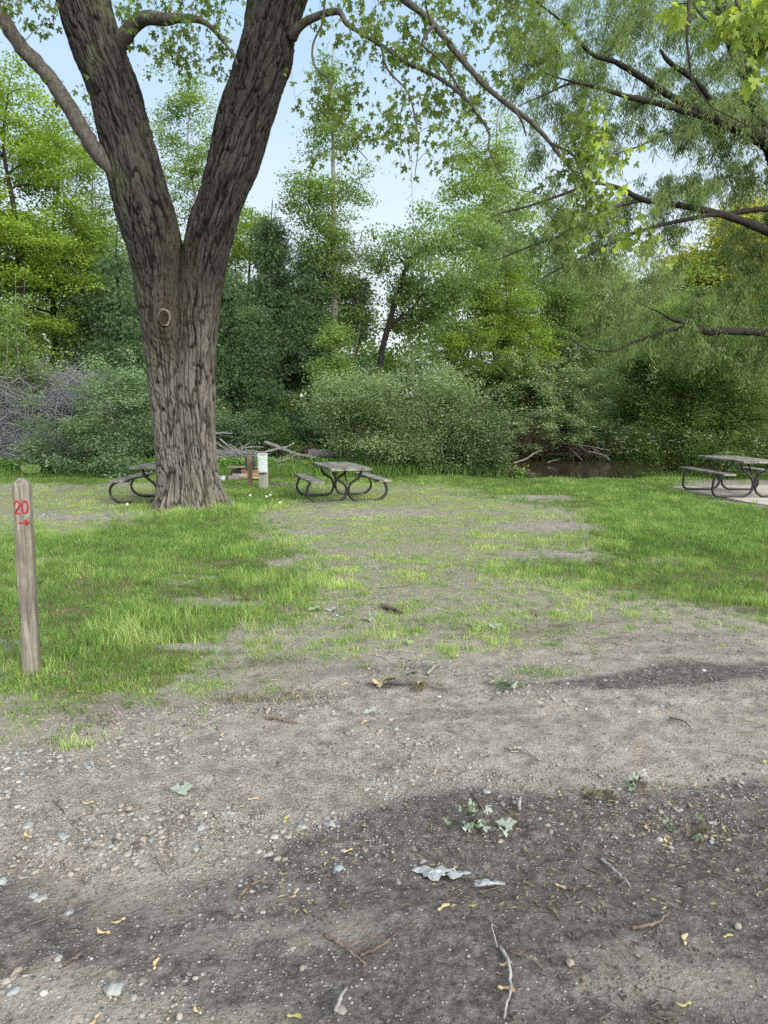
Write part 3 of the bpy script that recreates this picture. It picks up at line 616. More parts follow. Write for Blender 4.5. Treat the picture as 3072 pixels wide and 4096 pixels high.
A = pxpts([(2700, 2800, 0, 70, 5.3, 5.7, 3), (2650, 2700, 20, 60, 5.3, 5.6, 2), (2880, 2930, 90, 140, 5.2, 5.5, 4), (2890, 3090, 0, 70, 5.0, 5.6, 10), (2990, 3090, 90, 210, 5.0, 5.5, 8), (2900, 2990, 90, 180, 5.1, 5.4, 2), (3020, 3070, 300, 350, 5.2, 5.4, 3), (3100, 3600, -100, 400, 4.5, 5.8, 30), (2500, 3600, -600, -60, 4.4, 6.2, 60)], Rq)
N = np.concatenate([s_[3:, :3] for s_ in S_]); NR = np.concatenate([s_[3:, 3] for s_ in S_])
T_, R_ = grow(N, NR, A, 0, .1, .006, .01, 6, .08, Rq, .0018); mb = MB(); V, Q = tubes(T_, R_, 5); mb.add(V - ob, Q); mb.build('twig', M['dark_bark'], rt, True)['kind'] = 'stuff'
P, id_ = clumps(T_, 7, (.06, .06, .04), Rq, .5); V, Fs, tn = scatter(P, .10, MAPLE, .2, .8, .66 + .25 * Rq.random(len(P)), Rq, .35)
mesh('crown', V - ob, Fs, M['maple_leaf'], rt, False, {'tint': tn})
# ------------------------------------------------------------------ willow at the right
WY = 16.0
wb = np.array([U(3420, 1665, WY)[0], WY, 0.]); rw = thing('willow_tree', wb, 'large feathery willow with dark arching limbs reaching in from the right', 'tree')
mb = MB(); c, rr, V, Q, caps = skeleton(np.array([wb, U(3400, 1400, WY), U(3330, 1000, WY), U(3240, 700, WY), U(3130, 560, WY)]) - wb, np.array([.55, .5, .42, .36, .3]), 70, 24, .05); mb.add(V, [Q] + caps)
mb.build('trunk', M['dark_bark'], rw, True); WS = [np.column_stack([c[40:] + wb, rr[40:]])]
wl = [([(3180, 620), (3072, 562), (2980, 520), (2905, 491), (2775, 439), (2646, 362), (2517, 278), (2452, 245), (2362, 213), (2258, 97), (2161, 19), (2060, -60)], [120, 78, 56, 44, 38, 32, 27, 23, 18, 12, 8, 4], [16, 15, 14]),
      ([(2930, 505), (2840, 472), (2740, 445), (2633, 413), (2517, 388), (2362, 342), (2284, 333), (2187, 375), (2071, 426)], [50, 36, 30, 28, 24, 19, 12, 8, 4], [15.6, 14]),
      ([(2960, 520), (2833, 507), (2740, 520), (2646, 543), (2549, 588), (2446, 620)], [30, 14, 12, 10, 8, 4], [15.6, 14]),
      ([(3130, 700), (3070, 560), (3047, 504), (2995, 323), (2924, 161), (2879, 0), (2860, -160)], [80, 60, 56, 52, 48, 40, 30], [16, 16.4]),
      ([(3300, 980), (3180, 950), (3072, 924), (2937, 872), (2840, 846), (2711, 820), (2581, 801), (2485, 756), (2381, 733), (2258, 775), (2129, 820), (2000, 853), (1960, 872)], [90, 56, 42, 38, 32, 30, 27, 22, 18, 14, 11, 7, 4], [16, 15, 14]),
      ([(2640, 806), (2568, 801), (2478, 824), (2388, 859), (2258, 937), (2129, 982), (2000, 1034), (1960, 1040)], [22, 20, 18, 15, 12, 9, 6, 3], [15.2, 14]),
      ([(2960, 880), (2872, 859), (2775, 872), (2581, 917), (2452, 969), (2323, 1034), (2194, 1098), (2150, 1130)], [26, 24, 21, 18, 15, 11, 7, 3], [15.6, 14]),
      ([(3300, 850), (3072, 838), (2985, 843), (2905, 859)], [50, 28, 26, 24], [16.2, 15.8]),
      ([(3400, 1420), (3200, 1345), (3072, 1332), (2924, 1325), (2818, 1325), (2734, 1290), (2677, 1272), (2640, 1250), (2560, 1215)], [70, 44, 36, 36, 34, 26, 16, 9, 4], [16, 15]),
      ([(2770, 1305), (2700, 1315), (2642, 1332), (2536, 1367), (2451, 1403), (2359, 1396), (2300, 1370), (2262, 1300)], [24, 20, 16, 13, 10, 7, 5, 3], [15.2, 14.6]),
      ([(2646, 362), (2600, 400), (2560, 420)], [14, 10, 6], [15, 15]), ([(2640, 200), (2680, 250), (2775, 320), (2840, 400)], [14, 22, 24, 26], [15, 15.4]),
      ([(2300, 330), (2200, 300), (2120, 260), (2040, 300)], [10, 8, 6, 3], [14.2, 13.8])]
for p, w, d in wl: WS.append(limb(p, [v * (.78 if v < 40 else .9) for v in w], d, root=rw, L0=wb, mat='dark_bark', k=10, n=60, amp=.03))
Rw = np.random.default_rng(21)
A = pxpts([(2150, 2700, -50, 420, 13.5, 16.5, 160), (2700, 3150, -50, 560, 13.8, 17.5, 250), (2030, 2250, -50, 420, 13.4, 14.6, 40), (2100, 2560, 420, 700, 13.6, 15, 38), (2560, 3000, 400, 540, 14, 16, 45), (2480, 2800, 700, 830, 14, 15.5, 26),
           (2150, 2500, 700, 1000, 13.6, 15.2, 38), (2000, 2300, 850, 1080, 13.6, 15, 30), (2300, 2750, 850, 1120, 14, 15.6, 34), (2880, 3150, 580, 1300, 14.5, 16.5, 130), (2700, 2900, 560, 640, 14, 16, 8), (2620, 2900, 700, 820, 14, 15.5, 22),
           (2350, 2900, 1130, 1400, 14.4, 15.8, 90), (2900, 3200, 1250, 1480, 14.4, 16, 40), (3150, 4000, -300, 1300, 13, 19, 170), (2200, 3400, -500, -50, 13.5, 18, 90)], Rw)
bk = Rw.random(len(A)) < .85; A[bk] = (A[bk] - [0, 0, EYE]) * (1 + (1.6 / A[bk, 1:2])) + [0, 0, EYE]; N = np.concatenate([s_[2:, :3] for s_ in WS]); NR = np.concatenate([s_[2:, 3] for s_ in WS])
T_, R_ = grow(N, NR, A, 0, .12, .007, .016, 8, .08, Rw, .003)
# weeping switches
st = np.repeat(T_[:, 3:, :].reshape(-1, 3)[Rw.permutation(len(T_) * 5)[:2600]], 1, 0)
L = Rw.uniform(.25, .75, len(st)); dr = Rw.normal(size=(len(st), 3)) * [.45, .45, .2] + [-.25, -.1, -.35]; tt = np.linspace(0, 1, 6)[None, :, None]
T2 = st[:, None] + dr[:, None] * L[:, None, None] * tt + np.array([0, 0, -1.0]) * L[:, None, None] * .5 * tt**2; R2 = np.broadcast_to(np.linspace(.004, .002, 6), (len(st), 6))
mb = MB(); V, Q = tubes(T_, R_, 5); mb.add(V - wb, Q); V, Q = tubes(T2, R2, 3); mb.add(V - wb, Q); mb.build('twig', M['dark_bark'], rw, True)['kind'] = 'stuff'
T3 = np.concatenate([T_[:, -6:], T2]); P, id_ = clumps(T3, 42, (.055, .055, .05), Rw, .95); ct = Rw.random(len(T3)) * .5 + .15
V, Fs, tn = scatter(P, .105, tpl_kite(.19, .03), .1, .75, ct[id_] + Rw.normal(size=len(P)) * .12, Rw, .3)
mesh('crown', V - wb, Fs, M['willow_leaf'], rw, False, {'tint': tn})

# ------------------------------------------------------------------ trees on the far bank and left edge
def bz(x, y): return float(height(np.array([x]), np.array([y]))[0]) - .05
def ell(px, py, hw, hh, d, dep=None):
    c = U(px, py, d); k = d / F; return (c[0], c[1], c[2], hw * k, dep or hw * k, hh * k * 1.0)
def stem(px, pytop, d, r, lean=0, jitter=.15, pb=None, seed=0):
    Rn = np.random.default_rng(seed + 77); top = U(px, pytop, d); xb = U(pb if pb is not None else px, 1700, d)[0]; b = np.array([xb, d, bz(xb, d)])
    n = 7; t = np.linspace(0, 1, n)[:, None]; P = b * (1 - t) + top * t; P[1:-1, :2] += Rn.normal(size=(n - 2, 2)) * jitter
    return (P, r * (1 - .9 * t[:, 0])), b
def quick(name, label, cat, px, d, ytop, r, ells, n, per, size, tpl, lm, bm, seed, pb=None, jitter=.15, **kw):
    s, b = stem(px, ytop, d, r, pb=pb, seed=seed, jitter=jitter)
    return tree(name, label, cat, b, [s], ells, n, per, size, tpl, M[lm], M[bm], seed, **kw)
ML = dict(sig=(.24, .24, .09), up=.9, droop=.25)
quick('maple_tree', 'bright yellow-green broadleaf tree at the left edge, brightest crown there', 'tree', 40, 24, 320, .2, [ell(20, 620, 250, 330, 24), ell(-40, 1150, 330, 350, 23), ell(170, 900, 150, 250, 24.5)], 480, 110, .09, LOBE, M['bright_leaf'] and 'bright_leaf', 'dark_bark', 101, gap=.42, tb=.12, pb=120, **ML)
quick('maple_tree', 'broadleaf tree with two thin dark trunks behind the bright one at far left', 'tree', 230, 27, 480, .16, [ell(230, 700, 170, 230, 27), ell(300, 1000, 160, 250, 26.5), ell(120, 1250, 190, 220, 26)], 320, 90, .09, LOBE, 'bright_leaf', 'dark_bark', 102, gap=.48, tb=.02, **ML)
quick('maple_tree', 'pale green sparse treetop rising in the fork of the big trunk', 'tree', 770, 29, 330, .14, [ell(760, 520, 150, 210, 29), ell(770, 850, 190, 260, 29)], 220, 85, .085, LOBE, 'aspen_leaf', 'grey_bark', 103, gap=.5, tb=.1, **ML)
quick('elm_tree', 'dull green thin-crowned tree left of the big trunk', 'tree', 370, 29, 640, .16, [ell(380, 850, 150, 260, 29), ell(420, 1200, 170, 260, 28)], 260, 70, .09, KITE, 'shrub_leaf', 'grey_bark', 104, gap=.46, sig=(.3, .3, .14))
quick('maple_tree', 'yellow-green tree glimpsed right of the fork behind dark cedars', 'tree', 1010, 32, 830, .16, [ell(990, 1020, 130, 200, 32), ell(920, 1330, 130, 220, 31)], 200, 90, .09, LOBE, 'bright_leaf', 'dark_bark', 105, tb=.1, **ML)
CE = dict(sig=(.30, .30, .11), up=.35, droop=.75, hollow=.1, gap=.47, low=.1, along=.8, tw=.014)
def cedar(px, d, ytop, hw, seed, label, n=300, ybot=1760, pb=None, per=85):
    E = []; ny = 5
    for k in range(ny):
        f = (k + .5) / ny; y = ytop + (ybot - ytop) * f; E.append(ell(px, y, hw * (.30 + .75 * f), (ybot - ytop) / ny * .75, d))
    return quick('cedar_tree', label, 'tree', px, d, ytop - 20, .13, E, n, per, .115, SPRAY, 'cedar_leaf', 'dark_bark', seed, pb=pb, jitter=.06, **CE)
cedar(470, 25, 900, 110, 111, 'dark cedar just left of the big trunk', 300)
cedar(330, 26, 960, 120, 117, 'grey-green cedar above the dead brush at left', 260)
cedar(930, 28, 1020, 115, 112, 'dark cedar just right of the big trunk', 300)
cedar(1090, 29, 820, 130, 113, 'tallest dark cedar, left of the centre aspen', 420)
cedar(1230, 27.8, 1000, 130, 114, 'dark drooping cedar over the shadowy hollow by the creek', 420)
cedar(1020, 27.4, 1250, 110, 115, 'low dark cedar behind the grey meter boxes', 260)
cedar(1420, 28.5, 1130, 100, 116, 'dull cedar behind the middle of the round bush', 220)
cedar(620, 26, 1000, 100, 118, 'dark cedar hidden behind the big trunk', 160)
AS = dict(sig=(.27, .27, .12), up=.6, droop=.4, hollow=.2)
quick('aspen_tree', 'tall slender aspen with a grey trunk rising in the centre', 'tree', 1330, 28, 170, .20, [ell(1320, 330, 55, 150, 28), ell(1330, 560, 115, 150, 28), ell(1230, 780, 110, 120, 27.6), ell(1440, 770, 100, 120, 28.3), ell(1330, 980, 150, 130, 28), ell(1340, 1220, 130, 160, 28)], 340, 75, .085, LOBE, 'aspen_leaf', 'grey_bark', 121, gap=.50, gs=.75, jitter=.08, **AS)
quick('bare_sapling', 'thin leafless whip standing up against the open sky in the centre', 'sapling', 1655, 30, 430, .035, [ell(1660, 560, 40, 130, 30), ell(1660, 800, 70, 160, 30)], 26, 0, .1, LOBE, 'aspen_leaf', 'grey_bark', 122, gap=0, bough=-.2, tw=.004, jitter=.05)
quick('aspen_tree', 'tall leafy twin-topped aspen right of the open sky', 'tree', 1990, 35, 440, .2, [ell(1865, 600, 60, 140, 35), ell(2010, 560, 70, 130, 35), ell(1940, 800, 190, 190, 35), ell(1960, 1050, 230, 200, 35), ell(1940, 1350, 220, 200, 35)], 420, 90, .095, LOBE, 'aspen_leaf', 'grey_bark', 123, gap=.46, tb=.12, jitter=.1, **AS)
# leaning dark trunk with a spreading crown
d = 27.8; P = [U(1500, 1690, d), U(1522, 1450, d), U(1555, 1300, d), U(1590, 1180, d), U(1635, 1050, d), U(1720, 975, d), U(1850, 935, d)]; b = P[0].copy(); b[2] = bz(b[0], d); P = [b] + P[1:]
P2 = [U(1545, 1330, d), U(1590, 1280, d), U(1640, 1240, d), U(1690, 1180, d)]
tree('basswood_tree', 'leaning dark trunk with heart-leaved crown behind the round bush', 'tree', b, [(P, [.13, .12, .11, .10, .08, .05, .03]), (P2, [.07, .06, .045, .03])],
     [ell(1560, 1020, 90, 100, 27.8), ell(1720, 950, 160, 110, 27.8), ell(1880, 1010, 150, 130, 27.5), ell(1650, 1230, 110, 130, 28.2), ell(1760, 1130, 130, 120, 27.6)], 220, 75, .10, LOBE, M['mid_leaf'], M['dark_bark'], 124, sig=(.26, .26, .14), up=.4, droop=.6, gap=.42, tb=.1)
quick('young_maple_tree', 'dense fresh yellow-green young tree right of centre', 'tree', 2010, 34.5, 1080, .12, [ell(2000, 1200, 130, 150, 34.5), ell(1930, 1420, 170, 170, 34.2), ell(2060, 1440, 150, 190, 34.6)], 380, 100, .09, LOBE, 'bright_leaf', 'dark_bark', 125, gap=.34, sig=(.24, .24, .10), up=.9, droop=.35)
quick('maple_tree', 'green tree above the hanging shrubs across the creek', 'tree', 2230, 37, 1050, .16, [ell(2200, 1250, 150, 170, 37), ell(2250, 1420, 170, 170, 36.5)], 280, 100, .10, LOBE, 'mid_leaf', 'dark_bark', 126, gap=.3, **ML)
WK = dict(sig=(.30, .30, .22), up=.15, droop=.7, hollow=.25, along=.9)
quick('willow_tree', 'soft round grey-green willow across the creek behind the picture centre right', 'tree', 2430, 38, 960, .25, [ell(2430, 1150, 240, 180, 38), ell(2330, 1330, 240, 200, 37.6), ell(2600, 1330, 240, 200, 37.5)], 520, 110, .13, tpl_kite(.3, .04), 'willow_leaf', 'dark_bark', 127, gap=.32, tb=.12, **WK)
quick('sunlit_tree', 'treetop painted evening-sunlit yellow at the far right edge', 'tree', 2980, 42, 830, .25, [ell(2960, 1020, 150, 170, 42), ell(3060, 1100, 160, 250, 42)], 320, 70, .2, LOBE, 'sunlit_yellow', 'dark_bark', 128, gap=.42, sig=(.4, .4, .2))
quick('sunlit_tree', 'treetop painted sunlit yellow, low behind the willow limbs, left of the edge one', 'tree', 2790, 44, 980, .2, [ell(2780, 1130, 130, 140, 44)], 150, 70, .2, LOBE, 'sunlit_yellow', 'dark_bark', 129, gap=.45, sig=(.4, .4, .2))
quick('sunlit_tree', 'small tree painted pale sunlit yellow above the far creek bend', 'tree', 2300, 46, 1060, .2, [ell(2290, 1180, 90, 110, 46)], 80, 60, .2, LOBE, 'sunlit_yellow', 'dark_bark', 130, gap=.4, sig=(.4, .4, .2), tb=-.2)
quick('maple_tree', 'green tree filling in above the blossoming shrub at right', 'tree', 2800, 30, 1150, .2, [ell(2760, 1330, 180, 170, 30), ell(2980, 1380, 200, 180, 29)], 320, 110, .09, LOBE, 'mid_leaf', 'dark_bark', 131, gap=.34, tb=.2, **ML)
quick('maple_tree', 'shaded broadleaf tree outside the right end of the far bank', 'tree', 3350, 27, 900, .2, [ell(3350, 1200, 260, 300, 27)], 260, 60, .13, LOBE, 'mid_leaf', 'dark_bark', 132, gap=.35, **ML)
quick('maple_tree', 'yellow-green broadleaf tree beyond the left end of the view', 'tree', -420, 24, 300, .2, [ell(-420, 700, 300, 380, 24), ell(-450, 1250, 330, 320, 24)], 360, 60, .14, LOBE, 'bright_leaf', 'dark_bark', 133, gap=.38, tb=.1, **ML)
quick('dead_tree', 'thin bronze-leaved tree between the aspen and the leaning trunk', 'tree', 1450, 28, 950, .06, [ell(1460, 1080, 90, 130, 28), ell(1400, 1250, 100, 120, 28)], 90, 26, .06, KITE, 'brown_leaf', 'brown_twig', 134, pb=1380, gap=.3, sig=(.3, .3, .2), tw=.006)
for q, (px, yt, d) in enumerate(((62, 1090, 20.5), (100, 1120, 20.9), (22, 1250, 20.2))):
    quick('sapling_tree', ['pale thin sapling at the left edge, the tallest of three', 'second pale sapling right beside the tallest at the left edge', 'shortest pale sapling at the left edge'][q], 'sapling', px, d, yt, .035, [ell(px - 10, 1400, 110, 220, d)], 70, 26, .085, KITE, 'mid_leaf', 'grey_bark', 140 + q, gap=.4, sig=(.16, .16, .06), tb=.15, tw=.005, jitter=.04, group='saplings at the left edge')
# ------------------------------------------------------------------ shrubs
WH = 1.0
def shrub(name, label, px, d, ytop, hw, n, per, size, lm, seed, ybot=1900, tpl=KITE, bm='brown_twig', flowers=0, ells=None, sig=(.16, .16, .09), cat='shrub', tb=0, up=.9, droop=.15, dep=None, ns=16, gap=.34, hollow=.4):
    Rn = np.random.default_rng(seed); xb = U(px, 1700, d)[0]; base = np.array([xb, d, bz(xb, d)]); top = U(px, ytop, d)[2]; w = hw * d / F; hgt = top - base[2]
    E = ells or [(xb, d, base[2] + hgt * .5, w * .95, dep or w * .8, hgt * .5), (xb - w * .3, d, base[2] + hgt * .36, w * .72, dep or w * .7, hgt * .38), (xb + w * .3, d, base[2] + hgt * .38, w * .72, dep or w * .7, hgt * .38)]
    stems = []
    for k in range(ns):
        a = Rn.uniform(0, 2 * PI); s_ = Rn.uniform(.15, .8); b0 = base + [math.cos(a) * w * .22, math.sin(a) * .3, 0]; tp = base + [math.cos(a) * w * s_, math.sin(a) * w * .5 * s_, hgt * (.95 - .5 * s_) * Rn.uniform(.8, 1)]
        m = (b0 + tp) / 2 + [0, 0, .15 * hgt]; stems.append((np.array([b0, (b0 + m) / 2 + Rn.normal(size=3) * .05, m, (m + tp) / 2 + [0, 0, .06], tp]), np.array([.02, .017, .013, .009, .005])))
    ex = crownpts([(e[0], e[1], e[2] + e[5] * .12, e[3] * 1.22, e[4] * 1.15, e[5] * 1.3) for e in E], n // 4, Rn, .95, .3, .8, seed + 3); ex = ex[ex[:, 2] > base[2] + hgt * .45]
    r = tree(name, label, cat, base, stems, E, n, per, size, tpl, M[lm], M[bm], seed, extra=ex, sig=sig, up=up, droop=droop, hollow=hollow, gap=gap, tw=.005, low=.3, tb=tb, gs=1.1, k=5, along=.7)
    if flowers:
        Pn = crownpts([(e[0] - base[0], e[1] - base[1], e[2] - base[2], e[3] * 1.02, e[4] * 1.02, e[5] * 1.02) for e in E], flowers, Rn, .93, .26, .8, seed)
        Pn = Pn[Pn[:, 2] > hgt * .30]; P = np.repeat(Pn, 9, 0) + Rn.normal(size=(len(Pn) * 9, 3)) * [.035, .035, .012]
        V, Fs, tn = scatter(P, .036 * d / 19.6, LOBE, 1.2, .05, None, Rn); mesh('blossom', V, Fs, M['flower'], r, False, {'tint': tn})
    return r
shrub('shrub', 'round light-green leafy bush left of the big trunk', 400, 18.6, 1500, 250, 400, 62, .07, 'blue_leaf', 201, tpl=OVAL, ells=[ell(440, 1700, 190, 200, 18.6), ell(230, 1780, 140, 140, 18.3), ell(560, 1620, 110, 130, 18.8), ell(420, 1840, 230, 80, 18.2)], tb=.2, gap=.4)
shrub('shrub', 'wide round bush with bare inner stems behind the centre picnic table', 1640, 18.9, 1440, 390, 800, 72, .064, 'shrub_leaf', 202, ells=[ell(1560, 1600, 260, 120, 18.9), ell(1360, 1580, 110, 80, 18.5), ell(1740, 1560, 130, 110, 18.8), ell(1860, 1680, 150, 130, 18.6), ell(1800, 1800, 230, 100, 18.2), ell(1400, 1700, 110, 90, 18.8), ell(1560, 1780, 200, 90, 18.7)], tb=.32, ns=44, hollow=.5, gap=.45, sig=(.20, .20, .10))
shrub('shrub', 'leafy shoots at the right foot of the wide round bush by the water', 1910, 18.3, 1680, 130, 300, 60, .07, 'shrub_leaf', 203, ells=[ell(1905, 1800, 100, 110, 18.2), ell(1960, 1860, 50, 50, 18)], tb=-.1)
shrub('shrub', 'pale-budded shrub overhanging the far side of the creek', 2180, 34, 1460, 220, 900, 80, .10, 'shrub_leaf', 204, flowers=600, ells=[ell(2120, 1600, 180, 140, 34), ell(2330, 1600, 180, 140, 33.8), ell(2230, 1710, 260, 90, 32.9), ell(2400, 1720, 120, 100, 32.7)], tb=.2, ns=26)
shrub('shrub', 'tallest shrub, covered in white blossom clusters, behind the right picnic table', 2780, 19.6, 1330, 330, 1200, 80, .07, 'mid_leaf', 205, flowers=1700, ells=[ell(2760, 1560, 270, 220, 19.6), ell(2600, 1640, 160, 210, 19.2), ell(2930, 1620, 180, 210, 19.6), ell(2800, 1760, 330, 120, 19.0)], tb=.12, gap=.4, ns=26)
shrub('shrub', 'leafy white-flecked shrub cut by the right edge', 3130, 20.5, 1400, 200, 420, 65, .08, 'mid_leaf', 206, flowers=90, tb=-.05)
shrub('shrub', 'dark low bush behind the driftwood, next to the big trunk', 930, 22.5, 1640, 120, 300, 55, .085, 'blue_leaf', 207, tb=-.2)
shrub('shrub', 'small fresh bush in the shadow left of the hollow', 1080, 23, 1690, 100, 240, 55, .085, 'mid_leaf', 208, tb=-.15)
shrub('shrub', 'dark green bush at the far left edge above the dead brush', -20, 22.5, 1440, 110, 260, 55, .09, 'mid_leaf', 209, tb=-.1)
shrub('shrub', 'green thicket behind the dead brush pile', 160, 25, 1420, 260, 420, 60, .10, 'blue_leaf', 210, tb=-.1)
shrub('shrub', 'leafy bush above the far creek bend, left of the overhanging one', 1960, 34.5, 1500, 150, 300, 60, .10, 'mid_leaf', 211, tb=-.1)
shrub('shrub', 'twiggy low shrub on the waterline right of the leafy shoots', 2080, 31.8, 1690, 110, 170, 36, .09, 'brown_leaf', 212, ells=[ell(2090, 1770, 90, 70, 31.8)], tb=.1)
shrub('shrub', 'light green slender shoot rising over the left shoulder of the wide round bush', 1350, 20.2, 1300, 90, 130, 60, .08, 'mid_leaf', 213, ells=[ell(1350, 1400, 60, 90, 20.2), ell(1320, 1530, 60, 80, 20.1), ell(1375, 1640, 50, 90, 20.2)], tb=.35, ns=6)
# ------------------------------------------------------------------ far woods: reads as one mass
Rf = np.random.default_rng(33); n = 4200; ax = Rf.uniform(-46, 46, n); ay = Rf.uniform(38, 56, n); top = 8.0 + 6 * noise(ax * .22, ay * .1, 0, 3) + 3.0 * noise(ax * .7, 0 * ax, 0, 5)
top = np.where((ax > -7) & (ax < 3.5), top * .62, top); top = np.where(ax > 12, top * .85, top)
top = top * np.where((ax / ay > -.19) & (ax / ay < -.11), .8, 1) * np.where((ax / ay > -.03) & (ax / ay < .06), .75, 1); az = top * Rf.random(n)**.8; P = np.repeat(np.stack([ax, ay, az], 1), 60, 0) + Rf.normal(size=(n * 60, 3)) * [.55, .55, .28]
V, Fs, tn = scatter(P, .22, LOBE, .8, .3, np.repeat(Rf.random(n) * .7, 60) + Rf.normal(size=len(P)) * .12, Rf)
tag(mesh('far_woods', V, Fs, M['aspen_leaf'], None, False, {'tint': tn}), 'solid wall of green woodland far behind the creek', 'woods', None, 'stuff')
# ------------------------------------------------------------------ grass
def blades(P, h, w, lean, tint, Rn):
    n = len(P); a = Rn.uniform(0, 2 * PI, n); la = Rn.uniform(0, 2 * PI, n)
    s = np.stack([np.cos(a), np.sin(a), 0 * a], 1) * w[:, None] / 2; l = np.stack([np.cos(la), np.sin(la), 0 * la], 1) * (lean * h)[:, None]
    z = np.array([0, 0, 1.0]); V = np.stack([P - s, P + s, P + l * .35 + z * h[:, None] * .55 + s * .8, P + l * .35 + z * h[:, None] * .55 - s * .8, P + l + z * (h * np.sqrt(np.maximum(.15, 1 - lean**2 * .5)))[:, None]], 1)
    o = np.arange(n)[:, None] * 5
    return V.reshape(-1, 3), [o + np.array([[0, 1, 2, 3]]), o + np.array([[3, 2, 4]])], np.repeat(np.clip(tint, 0, 1), 5)
Rg = np.random.default_rng(41)
def sow(n, x0, x1, y0, y1, ypow=1.0):
    y = y0 + (y1 - y0) * Rg.random(n)**ypow; x = Rg.uniform(-1, 1, n) * np.minimum(x1, (y * .62 + 1.0)); return x, y
# tufts first, blades inside the tufts
def turf(nt, y0, y1, per, spread, hs, ws, mode):
    x, y = sow(nt, 0, 16, y0, y1, 1.0); lu, th, gv, dk_ = masks(x, y)
    v = fbm(x * 1.7, y * 1.7, 0, 131); v2 = fbm(x * 5, y * 5, 0, 135)
    if mode == 'lush': p = np.clip(lu * (1.55 * v2 + .25) * (v > .18), 0, 1); 
    else: p = np.clip(np.maximum(th, lu * .3) * (sstep(.44, .60, v2) + .12) * 1.1, 0, 1)
    p = p * ~inpoly(x, y, plan([(2685, 1949), (3000, 2008), (3500, 2078), (3900, 1990), (3300, 1942)]));     k = Rg.random(nt) < p; x, y, v, v2 = x[k], y[k], v[k], v2[k]
    n = len(x); X_ = np.repeat(x, per) + Rg.normal(size=n * per) * spread; Y_ = np.repeat(y, per) + Rg.normal(size=n * per) * spread
    cH = np.repeat(.55 + .9 * np.clip((v - .3) * 2.2, 0, 1) * Rg.uniform(.7, 1.2, n), per)
    dtr = np.hypot(X_ - trunkXY[0], Y_ - trunkXY[1]); cH = cH * (1 + .9 * np.exp(-((dtr - .7) / .55)**2))
    tn = np.repeat(Rg.random(n) * .5 + .15 + .9 * (v2 - .5) + .8 * (v - .5), per) + Rg.normal(size=n * per) * .16 + (.25 if mode == 'thin' else 0)
    tn = tn + .35 * np.exp(-((dtr - .6) / .35)**2)
    keep = dtr > .42
    h = hs * cH * Rg.uniform(.5, 1.25, n * per); P = np.stack([X_, Y_, height(X_, Y_) - .004], 1)[keep]
    return P, h[keep], np.full(keep.sum(), ws) * Rg.uniform(.7, 1.4, keep.sum()), Rg.uniform(.1, .95, keep.sum()), tn[keep]
parts = [turf(17000, 3.3, 7.5, 9, .024, .078, .0042, 'lush'), turf(28000, 7.5, 12, 8, .032, .080, .0058, 'lush'), turf(40000, 12, 18.6, 6, .045, .070, .0085, 'lush'),
         turf(26000, 3.1, 8, 6, .028, .030, .0036, 'thin'), turf(60000, 8, 16, 6, .04, .030, .0062, 'thin'), turf(3600, 3.0, 7.5, 24, .030, .050, .0042, 'thin')]
P, h, w_, le, tn = (np.concatenate([p[k] for p in parts]) for k in range(5))
V, Fs, tt = blades(P, h, w_, le, tn, Rg)

tag(mesh('grass', V, Fs, M['grass'], None, False, {'tint': tt}), 'short patchy campsite grass over the dirt', 'grass', None, 'stuff')
# unmown ring of grass round the foot of the big maple
n = 2600; a_ = Rg.uniform(0, 2 * PI, n); rr = .50 + np.abs(Rg.normal(size=n)) * .16; x = trunkXY[0] + rr * np.cos(a_); y = trunkXY[1] + rr * np.sin(a_); k = noise(a_ * 2.5, 0 * a_, 0, 6) > .25; x, y = x[k], y[k]
V, Fs, tt = blades(np.stack([x, y, height(x, y)], 1), Rg.uniform(.03, .12, len(x)), np.full(len(x), .006), Rg.uniform(.2, 1.1, len(x)), Rg.random(len(x)) * .9, Rg)
tag(mesh('trunk_grass', V, Fs, M['grass'], None, False, {'tint': tt}), 'long unmown grass and dry stems round the foot of the big tree', 'grass', None, 'stuff')
# tall bank grass and weeds along the water and under the shrubs
n = 15000; x = Rg.uniform(-13, 13, n); y = 18.0 + Rg.normal(size=n) * .35 + .25 * np.sin(x * .8); k = (noise(x * 1.2, y, 0, 9) > .32) & ~((x > 3.1) & (x < 6.5) & (Rg.random(n) < .97)); x, y = x[k], y[k]
P = np.stack([x, y, height(x, y)], 1); hh = .26 * (.5 + noise(x * .9, 0 * x, 0, 14)) * Rg.uniform(.5, 1.3, len(x)) ; V, Fs, tt = blades(P, hh, np.full(len(x), .011), Rg.uniform(.1, .7, len(x)), Rg.random(len(x)) * .6, Rg)
tag(mesh('bank_grass', V, Fs, M['grass'], None, False, {'tint': tt}), 'taller rank grass along the creek bank', 'grass', None, 'stuff')
n = 9000; x = Rg.uniform(-13, 13, n); y = 18.3 + np.abs(Rg.normal(size=n)) * .5; k = (noise(x * .8, y * .8, 0, 19) > .40) & ~((x > 3.0) & (x < 6.6)); x, y = x[k], y[k]
P = np.repeat(np.stack([x, y, height(x, y)], 1), 6, 0); P = P + Rg.normal(size=P.shape) * [.07, .07, 0] + np.stack([0 * P[:, 0], 0 * P[:, 0], Rg.uniform(.02, .42, len(P))], 1)
V, Fs, tn = scatter(P, .07, OVAL, .9, .2, None, Rg); tag(mesh('undergrowth', V, Fs, M['fern'], None, False, {'tint': tn}), 'leafy green undergrowth along the foot of the bushes', 'undergrowth', None, 'stuff')
